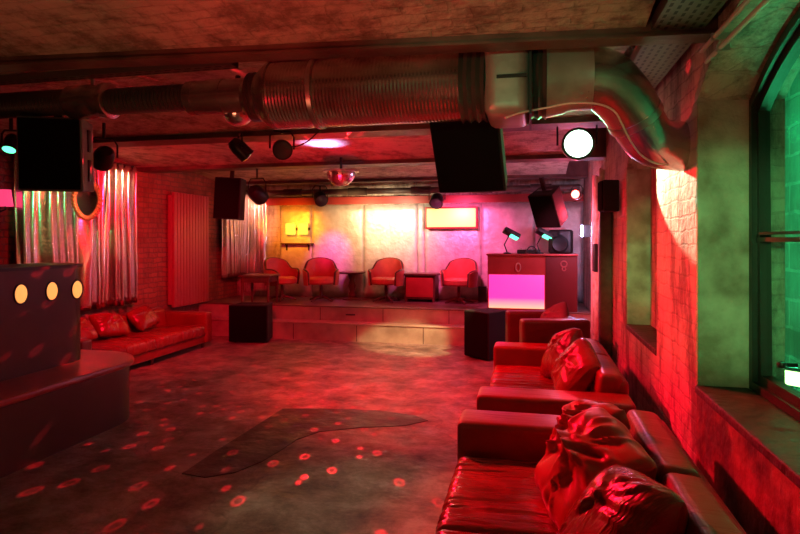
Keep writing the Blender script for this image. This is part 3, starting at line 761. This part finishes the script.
# ------------------------------------------------------------------ wall lights on the back wall
q = at(452, 218, 11.75)
M['sign_glow'] = glow('light_panel_glow', (1, .66, .2), 1.25)
t = thing('light_panel', 'rectangular lit panel glowing yellow in a red frame on the foil wall', 'light panel', (q.x, YB - .03, q.z))
s = MB(); s.rbox((-.53, -.12, -.22), (.53, 0, .22), .012); s.build('frame', M['wood_red'], t)
s = MB(); s.rbox((-.49, -.135, -.185), (.49, -.119, .185), .006); s.build('lit_face', M['sign_glow'], t)
q = at(297, 229, 12.4)
M['amber_glow'] = glow('amber_shade_glow', (1, .62, .06), 1.5)
t = thing('wall_lamp', 'amber twin wall lamp glowing above a small shelf', 'lamp', (q.x, YB - .03, q.z))
for dx in (-.13, .15):
    s = MB(); s.rbox((dx - .1, -.14, -.12), (dx + .1, -.04, .12), .03); s.build('lamp_shade', M['amber_glow'], t)
s = MB(); s.box((-.26, -.04, -.03), (.28, 0, .03)); s.build('back_plate', M['black_metal'], t)
q = at(297, 243, 12.4)
t = thing('wall_shelf', 'small wooden shelf on the wall under the amber lamp', 'shelf', (q.x, YB - .03, q.z))
s = MB(); s.rbox((-.36, -.1, -.03), (.36, 0, 0), .006); s.build('board', M['wood_dark'], t)
for dx in (-.25, .25):
    s = MB(); s.box((dx - .015, -.08, -.05), (dx + .015, 0, -.03)); s.box((dx - .015, -.02, -.16), (dx + .015, 0, -.05)); s.build('shelf_bracket', M['black_metal'], t)

# ------------------------------------------------------------------ DJ booth
q = at(533, 254, 9.75)
BZ = 1.56 - SZ
t = thing('dj_booth', 'red DJ booth on the stage with a glowing magenta front panel', 'booth', (q.x - .02, 10.22, SZ), R(0))
W = 1.5
s = MB(); s.box((-W / 2, -.02, 0), (W / 2 - .52, .6, BZ - .03)); s.build('body', M['wood_red'], t)
s = MB(); s.box((W / 2 - .52, -.03, 0), (W / 2, .6, BZ - .03)); s.build('side_cabinet', M['booth_dark'], t)
s = MB(); s.rbox((-W / 2 - .02, -.06, BZ - .03), (W / 2 + .01, .62, BZ), .008); s.build('top', M['wood_red'], t)
def grad_glow(name):
    m = bpy.data.materials.new(name); m.use_nodes = True
    N = m.node_tree.nodes; L = m.node_tree.links; b = N['Principled BSDF']
    tc = N.new('ShaderNodeTexCoord'); sp = N.new('ShaderNodeSeparateXYZ'); L.new(tc.outputs['Object'], sp.inputs[0])
    rp = N.new('ShaderNodeValToRGB'); e = rp.color_ramp.elements
    e[0].position = .04; e[0].color = (1, .55, .3, 1); e[1].position = .22; e[1].color = (1, .035, .42, 1)
    L.new(sp.outputs['Z'], rp.inputs['Fac']); L.new(rp.outputs['Color'], b.inputs['Emission Color'])
    b.inputs['Emission Strength'].default_value = 1.25; b.inputs['Base Color'].default_value = (.6, .3, .45, 1); b.inputs['Roughness'].default_value = .3
    return m
s = MB(); s.rbox((-W / 2 + .02, -.034, .04), (W / 2 - .54, -.019, BZ - .36), .004); s.build('glowing_panel', grad_glow('magenta_panel_glow'), t)
def oval(mb, cx, y, cz, a, b, th, n=24):
    pts = [(cx + a * math.cos(2 * PI * i / n), y, cz + b * math.sin(2 * PI * i / n)) for i in range(n + 1)]
    mb.tube(pts, th, 6, False)
s = MB(); oval(s, -.23, -.026, BZ - .23, .04, .07, .011); s.build('oval_emblem', M['emblem'], t)
M['emblem_dark'] = mat('dark_emblem', (.4, .1, .1), .4, .4)
s = MB(); oval(s, W / 2 - .22, -.036, BZ - .17, .05, .05, .012); oval(s, W / 2 - .22, -.036, BZ - .25, .03, .03, .01); s.build('ring_emblem', M['emblem_dark'], t)
bx, by = t.location.x, t.location.y
TZ = SZ + BZ
def desk_lamp(x, y, flip, label):
    l = thing('desk_lamp', label, 'lamp', (x, y, TZ), R(12), 'desk lamps on the DJ booth')
    s = MB(); s.lathe([(.07, 0), (.07, .015), (.02, .03)], None, 16); s.build('lamp_base', M['black_metal'], l)
    s = MB(); s.tube([(0, 0, .02), (-.05, 0, .16), (.04, 0, .33)], .011, 8); s.build('lamp_arm', M['black_metal'], l)
    mx = Matrix.Translation((.06, -.02, .35)) @ Matrix.Rotation(R(28), 4, 'Y') @ Matrix.Rotation(R(-20), 4, 'X')
    s = MB(); s.rbox((-.14, -.08, -.03), (.16, .08, .05), .02, 3, mx); h = s.build('lamp_head', M['black'], l)
    s = MB(); s.box((.0, -.07, -.036), (.15, .07, -.031), mx); s.build('lit_tube', M['green_tube'], h)
M['green_tube'] = glow('green_tube_glow', (.12, 1, .55), 2.5)
desk_lamp(bx - .42, by + .12, 1, 'desk lamp with a green tube at the free end of the DJ booth')
desk_lamp(bx + .14, by + .3, 1, 'desk lamp with a green tube below the tilted speaker on the DJ booth')
s = MB(); s.rbox((-.2, -.15, 0), (.2, .15, .07), .01); o = s.build('dj_mixer', M['black'], None, loc=(bx - .05, by + .3, TZ)); tag(o, 'flat black mixer lying on top of the DJ booth', 'mixer')
for k in range(4):
    s = MB(); s.lathe([(.014, 0), (.012, .025)], Matrix.Translation((-.13 + .085 * k, .02, .07)), 10); s.build('knob', M['steel'], o)
# monitor speaker with a rounded top
o = thing('monitor_speaker', 'dark booth monitor speaker at the wall end of the DJ booth', 'speaker', (bx + .5, by + .38, TZ), R(-10))
s = MB(); s.rbox((-.2, -.14, 0), (.2, .14, .42), .05); s.build('cabinet', M['black'], o)
s = MB(); s.lathe([(.0, .01), (.06, .012), (.12, .03), (.145, .012), (.15, 0)], Matrix.Translation((0, -.141, .17)) @ Matrix.Rotation(PI / 2, 4, 'X'), 24); s.build('woofer', M['black'], o)
s = MB(); s.lathe([(.0, .012), (.03, .01), (.05, 0)], Matrix.Translation((0, -.141, .36)) @ Matrix.Rotation(PI / 2, 4, 'X'), 20); s.build('tweeter', M['black_metal'], o)
# headphones
o = thing('headphones', 'black headphones lying on the DJ booth between the two desk lamps', 'headphones', (bx - .0, by + .02, TZ), R(15))
s = MB(); s.tube([(.08 * math.cos(R(a)), 0, .04 + .09 * math.sin(R(a))) for a in range(0, 181, 15)], .01, 8); s.build('headband', M['black'], o)
for sx in (-1, 1):
    s = MB(); s.lathe([(.035, -.015), (.04, 0), (.035, .015)], Matrix.Translation((sx * .08, 0, .04)) @ Matrix.Rotation(PI / 2, 4, 'Y'), 14); s.build('ear_cup', M['black'], o)

# ------------------------------------------------------------------ ducts
DY, DZ = 3.86, 2.83
duct = thing('ventilation_duct', 'long ventilation duct of silver and black sections hung across the room', 'duct', (0, DY, DZ))
def ribbed(mb, x0, x1, r, pitch, depth, n=28, z0=0, z1=0):
    prof = []; k = int((x1 - x0) / pitch)
    for i in range(k * 2 + 1):
        x = x0 + (x1 - x0) * i / (k * 2); prof.append((r if i % 2 == 0 else r - depth, x))
    mx = Matrix.Rotation(PI / 2, 4, 'Y')
    mb.lathe(prof, Matrix.Translation((0, 0, z0)) @ mx, n)
def smoothd(mb, prof, z0=0, n=32): mb.lathe([(r, x) for x, r in prof], Matrix.Translation((0, 0, z0)) @ Matrix.Rotation(PI / 2, 4, 'Y'), n)
s = MB(); ribbed(s, -1.78, -.44, .235, .024, .004, 40); s.build('ribbed_duct', M['duct_smooth'], duct, sharp=18)
s = MB(); smoothd(s, [(-1.46, .239), (-1.46, .246), (-1.43, .246), (-1.43, .239)]); s.build('joint_band', M['steel'], duct)
s = MB(); smoothd(s, [(-2.0, .13), (-1.96, .15), (-1.9, .16), (-1.86, .19), (-1.8, .235), (-1.77, .24)]); s.build('reducer', M['duct_smooth'], duct)
s = MB(); ribbed(s, -1.95, -1.84, .175, .035, .02); s.build('black_collar', M['flex_black'], duct)
s = MB(); smoothd(s, [(-2.46, .122), (-2.4, .126), (-2.4, .122), (-2.2, .122), (-2.2, .127), (-2.17, .127), (-2.17, .122), (-1.98, .122), (-1.96, .14)], .02); s.build('silver_sleeve', M['duct_smooth'], duct)
s = MB(); ribbed(s, -3.16, -2.46, .1, .032, .014, z0=.03); s.build('black_flexible_hose', M['flex_black'], duct)
s = MB(); smoothd(s, [(-3.5, .115), (-3.48, .13), (-3.3, .13), (-3.28, .122), (-3.2, .122), (-3.18, .135), (-3.14, .135), (-3.13, .11)], .04); s.build('silver_sleeve', M['duct_smooth'], duct)
s = MB(); ribbed(s, -5.2, -3.48, .1, .032, .014, z0=.05); s.build('black_flexible_hose', M['flex_black'], duct)
s = MB(); ribbed(s, -.44, -.28, .25, .05, .02); s.build('black_collar', M['flex_black'], duct)
s = MB(); s.rbox((-.28, -.26, -.26), (.0, .26, .26), .08, 4); s.build('fan_box', M['coupler'], duct)
s = MB(); s.box((-.2, -.275, -.04), (-.02, -.255, -.02)); s.box((-.005, -.275, -.27), (.01, .27, .27)); s.build('box_seam', M['black'], duct)
s = MB(); ribbed(s, .0, .1, .25, .05, .02); s.build('black_collar', M['flex_black'], duct)
s = MB(); smoothd(s, [(.1, .24), (.2, .22), (.26, .2), (.38, .2)]); s.build('reducer', M['coupler'], duct)
# elbow that drops and turns into the wall
def smooth_path(P, k=4):
    P = [Vector(p) for p in P]; out = []
    for i in range(len(P) - 1):
        a, b, c, d = P[max(i - 1, 0)], P[i], P[i + 1], P[min(i + 2, len(P) - 1)]
        for j in range(k):
            t_ = j / k
            out.append(.5 * ((2 * b) + (c - a) * t_ + (2 * a - 5 * b + 4 * c - d) * t_ ** 2 + (3 * b - a - 3 * c + d) * t_ ** 3))
    return out + [P[-1]]
ep = smooth_path([(.34, 0, 0), (.46, .02, -.02), (.58, .08, -.12), (.68, .16, -.25)], 5)
e1 = MB(); e1.tube(ep, [.2 - .03 * i / (len(ep) - 1) for i in range(len(ep))], 28); e1.build('elbow', M['duct_smooth'], duct)
ep2 = smooth_path([(.66, .145, -.225), (.74, .22, -.33), (.84, .3, -.385), (XR + .005, .38, -.4)], 5)
e2 = MB(); e2.tube(ep2, [.165] * len(ep2), 28); e2.build('wall_elbow', M['duct_smooth'], duct)
q0 = Vector(ep2[0]); d_ = (Vector(ep2[1]) - q0).normalized()
s = MB(); s.tube([tuple(q0 - d_ * .02), tuple(q0 + d_ * .03)], [.178, .178], 28); s.build('joint_band', M['steel'], duct)
for x in (-3.3, -1.6, -.14):
    s = MB(); s.box((x - .012, -.01, .1), (x + .012, .01, .34)); s.build('hanger_strap', M['steel'], duct)

# white cable looping from the speaker to the wall elbow
pts = [at(x, y, D) for x, y, D in ((505, 118, 3.55), (520, 113, 3.55), (545, 108, 3.55), (572, 103, 3.5), (598, 104, 3.45), (614, 111, 3.42), (622, 124, 3.42), (630, 140, 3.45), (641, 155, 3.5), (655, 163, 3.6), (668, 165, 3.8))]
def smooth_path(P, k=4):
    P = [Vector(p) for p in P]; out = []
    for i in range(len(P) - 1):
        a, b, c, d = P[max(i - 1, 0)], P[i], P[i + 1], P[min(i + 2, len(P) - 1)]
        for j in range(k):
            t_ = j / k
            out.append(.5 * ((2 * b) + (c - a) * t_ + (2 * a - 5 * b + 4 * c - d) * t_ ** 2 + (3 * b - a - 3 * c + d) * t_ ** 3))
    return out + [P[-1]]
s = MB(); s.tube(smooth_path(pts), .006, 6); tag(s.build('cable', M['cable_white'], None), 'thin white cable looping under the duct elbow by the wall', 'cable')

# ------------------------------------------------------------------ cable tray and pipes along the right wall
t = thing('cable_tray', 'perforated metal cable tray along the top of the right wall', 'cable tray', (.8, 0, 2.97))
s = MB(); s.box((-.14, -2.3, 0), (.14, 5.7, .008)); s.box((-.14, -2.3, .008), (-.13, 5.7, .07)); s.box((.13, -2.3, .008), (.14, 5.7, .07)); s.build('tray', M['tray'], t)
for y in (0, 2, 4, 5.5):
    s = MB(); s.box((-.15, y, .07), (.15, y + .03, .09)); s.tube([(0, y + .015, .09), (0, y + .015, .53)], .006, 6); s.build('hanger', M['steel'], t)
for k, (x, z, lb) in enumerate(((.94, 2.86, 'upper of two thin pipes running along the right wall below the cable tray'), (.965, 2.8, 'lower of two thin pipes running along the right wall below the cable tray'))):
    s = MB(); s.tube([(x, -2.4, z), (x, 3.55, z)], .013, 8); o = s.build('wall_pipe', M['cable_red'], None); tag(o, lb, 'pipe', 'pipes along the right wall')
    for y in (0, 1.2, 2.4, 3.3):
        s = MB(); s.box((x - .016, y, z - .018), (XR + .0, y + .02, z + .018)); s.build('pipe_clip', M['steel'], o)
# perforated tray behind the near beam
t = thing('cable_tray', 'perforated metal cable tray running across the room above the duct', 'cable tray', (-2.2, 3.5, 2.945))
s = MB(); s.box((-3.6, -.045, 0), (.3, .045, .006)); s.box((-3.6, -.045, .006), (.3, -.04, .045)); s.box((-3.6, .04, .006), (.3, .045, .045)); s.build('tray', M['tray_across'], t)
# pipe with fittings under the header at the back
t = thing('ceiling_pipe', 'thick jointed pipe running under the ceiling above the foil wall', 'pipe', (-2.2, 11.25, 2.78))
s = MB(); s.tube([(-3.3, 0, 0), (3.1, 0, 0)], .06, 16); s.build('pipe', M['beam'], t)
for x in (-2.6, -1.2, .1, 1.3, 2.4):
    s = MB(); s.lathe([(.06, -.2), (.078, -.19), (.078, .19), (.06, .2)], Matrix.Translation((x, 0, 0)) @ Matrix.Rotation(PI / 2, 4, 'Y'), 16); s.build('sleeve', M['post'], t)
for x in (-2, 0, 2):
    s = MB(); s.tube([(x, 0, .05), (x, 0, .2)], .01, 6); s.build('hanger', M['steel'], t)

# ------------------------------------------------------------------ things on the right wall past the niche
s = MB(); s.rbox((-.07, -.1, 0), (.07, .1, 2.3), .012); q = at(604, 250, 7.6)
tag(s.build('timber_post', M['post'], None, loc=(XR - .08, 7.75, 0)), 'dark timber post standing against the right wall past the far niche', 'post')
t = thing('conduit_run', 'bundle of vertical pipes and cables on the wall beside the DJ booth', 'conduit', (XR, 8.8, .0))
for k, (dy, rr, z0, z1) in enumerate(((-.55, .03, .35, 2.75), (-.3, .02, .3, 2.8), (-.1, .045, .35, 2.7), (.15, .02, .4, 2.75), (.38, .03, .4, 2.6), (.6, .022, .35, 2.8))):
    s = MB(); s.tube([(-.05 - .02 * (k % 2), dy, z0), (-.06, dy + .01, (z0 + z1) / 2), (-.05, dy, z1)], rr, 8); s.build('conduit', M['cable_red'] if k % 2 else M['board_pale'], t)
for z in (.8, 1.5, 2.2):
    s = MB(); s.box((-.025, -.6, z), (-.001, .6, z + .03)); s.build('fixing_rail', M['black_metal'], t)
s = MB(); s.rbox((-.13, -.25, 1.35), (-.08, .02, 1.75), .01); s.build('control_box', M['black'], t)
s = MB(); s.rbox((-.03, -.2, 0), (0, .2, 2.1), .008); tag(s.build('leaning_board', M['board_pale'], None, loc=(XR - .02, 9.62, 0)), 'pale flaking board on the wall between the conduits and the DJ booth', 'board')

# ------------------------------------------------------------------ stage lights
def par_can(label, loc, d, r=.09, length=.2, lens=None, top=None, name='spotlight', group=None, cat='spotlight'):
    t = thing(name, label, cat, loc, 0, group); mx = aim(d)
    s = MB(); s.lathe([(r * .55, length * .55), (r * .85, length * .4), (r, length * .1), (r, -length * .45), (r * 1.05, -length * .45), (r * 1.05, -length * .5), (r * .9, -length * .5)], mx, 20); s.build('can', M['black_metal'], t)
    s = MB(); s.lathe([(.001, -length * .58), (r * .5, -length * .56), (r * .88, -length * .505)], mx, 20); s.build('lens', lens or M['lens_off'], t)
    s = MB(); ax = mx.to_3x3() @ Vector((1, 0, 0)); ax.z = 0; ax.normalize(); rr = r * 1.25; h = rr * 1.5
    s.tube([ax * rr, ax * rr + Vector((0, 0, h * .7)), ax * rr * .7 + Vector((0, 0, h)), -ax * rr * .7 + Vector((0, 0, h)), -ax * rr + Vector((0, 0, h * .7)), -ax * rr], .01, 6); s.build('yoke', M['black_metal'], t)
    if top:
        s = MB(); s.tube([(0, 0, h), (0, 0, top - loc[2])], .016, 8); s.build('hanging_stem', M['black_metal'], t)
    return t
GL = glow('green_lens_glow', (.1, 1, .4), 3)
RL = glow('red_lens_glow', (1, .1, .08), 14)
p = at(11, 143, 5.2); par_can('small spotlight with a lit green lens beside the hanging speaker at the left edge', p, (.2, -.5, -1), .06, .15, GL, ZB + .06)
p = at(104, 157, 5.9); par_can('black spotlight between the left hanging speaker and the silver curtain', p, (-.9, .75, -.5), .1, .22, None, ZB + .06)
p = at(240, 149, 6.1); par_can('black spotlight hung first of a pair on the second beam', p, (.5, .4, -.6), .085, .22, None, ZB + .0, group='spotlights on the second beam')
p = at(282, 149, 6.15); par_can('round black spotlight with a trailing cable on the second beam', p, (.35, -.6, -.25), .1, .14, None, ZB + .0, group='spotlights on the second beam')
pts = [at(x, y, 6.1) for x, y in ((287, 147), (298, 146), (308, 141), (316, 134), (320, 131))]
s = MB(); s.tube(smooth_path(pts), .007, 6); tag(s.build('cable', M['cable_black'], None), 'thin black cable from the round spotlight up to the beam', 'cable')
p = at(257, 194, 9.2); par_can('black spotlight on a long stem beside the corner curtain', p, (.1, .8, -.4), .13, .26, None, ZB)
p = at(320, 198, 11.8); par_can('black spotlight hung above the amber wall lamp', p, (.4, -.5, -.4), .13, .24, None, 2.74)
p = at(437, 200, 11.5); par_can('black spotlight hung just above the lit wall panel', p, (-.05, -.7, -.6), .13, .24, None, 2.74)
p = at(577, 195, 8.6); par_can('small spotlight with a glowing red lens on the wall by the DJ booth', p, (-.4, -.9, .1), .07, .14, RL, None)
G_P = at(577, 145, 5.75); GWHITE = glow('dazzling_green_white_lens', (.6, 1, .75), 5)
par_can('dazzling green spotlight hung by the right wall, facing the room', G_P, (.02, -1, -.06), .15, .26, GWHITE, ZB + .0)
BL = glow('blue_white_tube', (.6, .62, 1), 40)
p = at(582, 231, 9.4)
t = thing('tube_lamp', 'short blue-white tube lamp on the wall beside the DJ booth', 'lamp', p)
s = MB(); s.tube([(0, 0, -.09), (0, 0, .09)], .018, 10); s.build('lit_tube', BL, t)
s = MB(); s.box((.015, -.03, -.1), (XR - p.x - .001, .03, .1)); s.build('holder', M['black_metal'], t)

# floodlight outside the window, at the bottom of the shaft
fl_ = thing('floodlight', 'small bright floodlight glowing outside at the bottom of the green-lit window', 'lamp', (2.02, 5.1, .2))
mx = Matrix.Translation((0, 0, .52)) @ aim((-.62, -.78, .1)) @ Matrix.Rotation(0, 4, 'Z')
s = MB(); s.rbox((-.1, -.07, -.05), (.1, .07, .06), .015, 2, mx); s.build('housing', M['black_metal'], fl_)
s = MB(); s.box((-.085, -.055, -.054), (.085, .055, -.0505), mx); s.build('lens', glow('floodlight_glow', (1, .75, .4), 2.2), fl_)
s = MB(); s.tube([(0, 0, .02), (0, 0, .46)], .015, 8); s.lathe([(.1, 0), (.1, .015), (.02, .03)], None, 16); s.build('stand', M['black_metal'], fl_)

# half mirror balls
def mirror_dome(label, loc, r, top):
    t = thing('mirror_ball', label, 'mirror ball', loc, 0, 'half mirror balls under the ceiling')
    s = MB(); prof = [(r * math.cos(R(a)), -r * math.sin(R(a))) for a in range(0, 91, 9)]; prof[-1] = (.001, -r)
    s.lathe(prof, None, 26); s.sm = [False] * len(s.sm); s.build('mirror_dome', M['facets'], t, sharp=1)
    s = MB(); s.lathe([(r * 1.25, .0), (r * 1.25, .02), (r * .4, .035)], None, 24); s.build('mounting_plate', M['steel'], t)
    s = MB(); s.tube([(0, 0, .03), (0, 0, top - loc[2])], .02, 8); s.build('hanging_rod', M['black_metal'], t)
p1 = at(341, 172, 8.5); mirror_dome('half mirror ball hung in the middle of the ceiling before the stage', p1, .21, ZB + .08)
p2 = at(238, 110, 4.35); mirror_dome('half mirror ball peeping out below the left part of the duct', p2, .12, ZB + .1)

# ------------------------------------------------------------------ lights
def light(kind, name, loc, color, power, size=.1, target=None, angle=60, blend=.5):
    ld = bpy.data.lights.new(name, kind); ld.color = color; ld.energy = power
    o = bpy.data.objects.new(name, ld); COL.objects.link(o); o.location = loc
    if kind in ('POINT', 'SPOT'): ld.shadow_soft_size = size
    if kind == 'SPOT': ld.spot_size = R(angle); ld.spot_blend = blend
    if kind == 'AREA': ld.size = size
    if target is not None:
        o.rotation_euler = (Vector(target) - Vector(loc)).to_track_quat('-Z', 'Y').to_euler()
    return o
RED = (1, .004, .024)
light('SPOT', 'red_floor', (-1.9, 6.3, 2.75), RED, 900, .15, (-1.2, 7.3, 0), 112, .9)
light('SPOT', 'red_left', (-3.6, 6.2, 2.7), RED, 640, .12, (-6.2, 8.4, 1.0), 95, .9)
light('SPOT', 'red_sofas', (-2.3, 6.0, 2.75), RED, 1500, .08, (.95, 3.4, .75), 58, .8)
light('SPOT', 'red_wall', (-1.6, 7.2, 2.7), RED, 330, .1, (1.0, 6.0, 1.0), 70, .8)
light('SPOT', 'red_ceiling', (-2.6, 7.2, 2.0), RED, 60, .2, (-2.6, 7.2, 3.0), 150, .6)
light('SPOT', 'red_stage', (-3.0, 9.6, 2.75), RED, 130, .2, (-3.0, 10.8, .6), 120, .9)
light('SPOT', 'red_front', (-1.7, 1.2, 1.5), RED, 75, .05, (-1.0, 3.8, 2.85), 70, .8)
light('POINT', 'warm_behind', (-1.8, -1.4, 1.9), (1, .3, .12), 11, .3)
light('SPOT', 'ceiling_fill', (-2.2, .9, .5), (1, .3, .13), 62, .15, (-1.2, 2.6, 3.0), 110, .8)  # added light, out of view, brightens the near ceiling
light('SPOT', 'green_wash', (-.1, -1.8, 2.3), (.26, 1, .27), 560, .08, (1.15, 3.95, 1.65), 15.5, .6)
light('SPOT', 'green_far', (-.1, -1.8, 2.3), (.24, 1, .28), 560, .05, (1.15, 6.6, 1.45), 5.5, .7)
light('SPOT', 'green_spot', (G_P.x, G_P.y - .16, G_P.z - .01), (.8, 1, .62), 420, .02, (G_P.x + math.sin(R(28)), G_P.y - .16 - math.cos(R(28)), G_P.z - .34), 30, .06)
light('SPOT', 'green_glare', (G_P.x - .1, G_P.y - .25, G_P.z - .05), (.12, 1, .28), 25, .06, (-.5, DY, DZ), 75, .8)
light('SPOT', 'floor_pool', (-1.5, 4.5, 2.5), (.9, 1, .55), 45, .05, (-1.1, 3.6, 0), 50, .7)
light('SPOT', 'green_front', (-.5, -1.5, 2.3), (.4, 1, .42), 110, .08, (-.15, DY, DZ), 22, .9)
light('SPOT', 'stage_pool', (.2, 7.6, 2.8), (1, .82, .36), 1000, .05, (-1.9, 9.45, .1), 22, .5)
for px, c, pw in ((398, (1, .8, .48), 120), (356, (1, .6, .24), 100)):
    q = at(px, 222, 11.9); light('SPOT', 'wall_spot', (q.x, YB - 1.1, 2.4), c, pw, .1, (q.x, YB, q.z), 105, 1)
q = at(330, 256, 12.2); light('SPOT', 'wall_pink', (q.x + .3, YB - 1.2, 2.4), (1, .06, .5), 150, .05, (q.x, YB, q.z), 44, 1)
q = at(462, 250, 11.7); light('SPOT', 'wall_magenta', (q.x, YB - 1.3, 2.5), (1, .1, .32), 280, .08, (q.x, YB, 1.6), 110, 1)
q = at(297, 229, 12.4); light('SPOT', 'amber', (q.x - .05, YB - .95, q.z + .2), (1, .27, .01), 95, .05, (q.x - .08, YB, q.z), 100, 1)
light('SPOT', 'purple_up', (p1.x + .0, p1.y - .6, 2.78), (.55, .42, 1), 95, .03, (p1.x + .0, p1.y - .7, 3.1), 100, 1)
light('SPOT', 'curtain_spot', (-5.2, 7.5, 2.85), (1, .52, .26), 190, .03, (XL, 7.75, 2.55), 40, .9)
light('SPOT', 'curtain_spot', (-4.6, 6.2, 2.75), (1, .36, .12), 70, .05, (XL, 6.5, 2.2), 40, .8)
light('SPOT', 'curtain_green', (-4.45, 4.4, 2.5), (.1, 1, .3), 60, .03, (XL, 6.7, 2.0), 24, .7)
light('SPOT', 'corner_spot', (-4.6, 10.2, 2.75), (1, .32, .2), 260, .05, (-5.9, 11.5, 2.2), 44, .8)
light('POINT', 'booth_red', (.6, 9.2, 2.2), (1, .05, .1), 40, .1)
light('SPOT', 'conduit_pink', (-.7, 8.0, 2.0), (1, .14, .2), 330, .05, (1, 9.2, 1.5), 60, .8)
light('POINT', 'blue_tube', (p.x - .06, p.y - .1, p.z), (.6, .55, 1), 24, .04)
light('SPOT', 'purple_elbow', (-.2, 2.9, 1.9), (.45, .2, 1), 14, .05, (.78, 4.05, 2.47), 12, .8)
light('POINT', 'shaft_green', (1.85, 4.7, 2.6), (.02, 1, .33), 55, .1)
light('POINT', 'shaft_green', (1.75, 4.2, .5), (.05, 1, .36), 140, .1)

# dots thrown by the mirror ball
dl = light('SPOT', 'mirror_ball_dots', (p1.x, p1.y - .3, p1.z - .1), (1, .015, .025), 1900, .006, (-2.2, 5.4, 0), 130, .3)
dl.data.use_nodes = True
N = dl.data.node_tree.nodes; L = dl.data.node_tree.links
em = N['Emission']; tc = N.new('ShaderNodeTexCoord')
vo = N.new('ShaderNodeTexVoronoi'); vo.inputs['Scale'].default_value = 23
L.new(tc.outputs['Normal'], vo.inputs['Vector'])
rp = N.new('ShaderNodeValToRGB'); e = rp.color_ramp.elements
e[0].position = .0; e[0].color = (.1, .1, .1, 1); e[1].position = .24; e[1].color = (0, 0, 0, 1)
a = e.new(.12); a.color = (.16, .16, .16, 1); a = e.new(.155); a.color = (1, 1, 1, 1); a = e.new(.195); a.color = (1, 1, 1, 1)
L.new(vo.outputs['Distance'], rp.inputs['Fac']); L.new(rp.outputs['Color'], em.inputs['Strength'])

w = bpy.data.worlds.new('world'); scn.world = w; w.use_nodes = True
w.node_tree.nodes['Background'].inputs['Color'].default_value = (.3, .03, .02, 1); w.node_tree.nodes['Background'].inputs['Strength'].default_value = .02
vs = scn.view_settings; vs.view_transform = 'Standard'; vs.look = 'None'; vs.gamma = 1; vs.exposure = 0
try: vs.use_curve_mapping = False
except Exception: pass
scn.display_settings.display_device = 'sRGB'
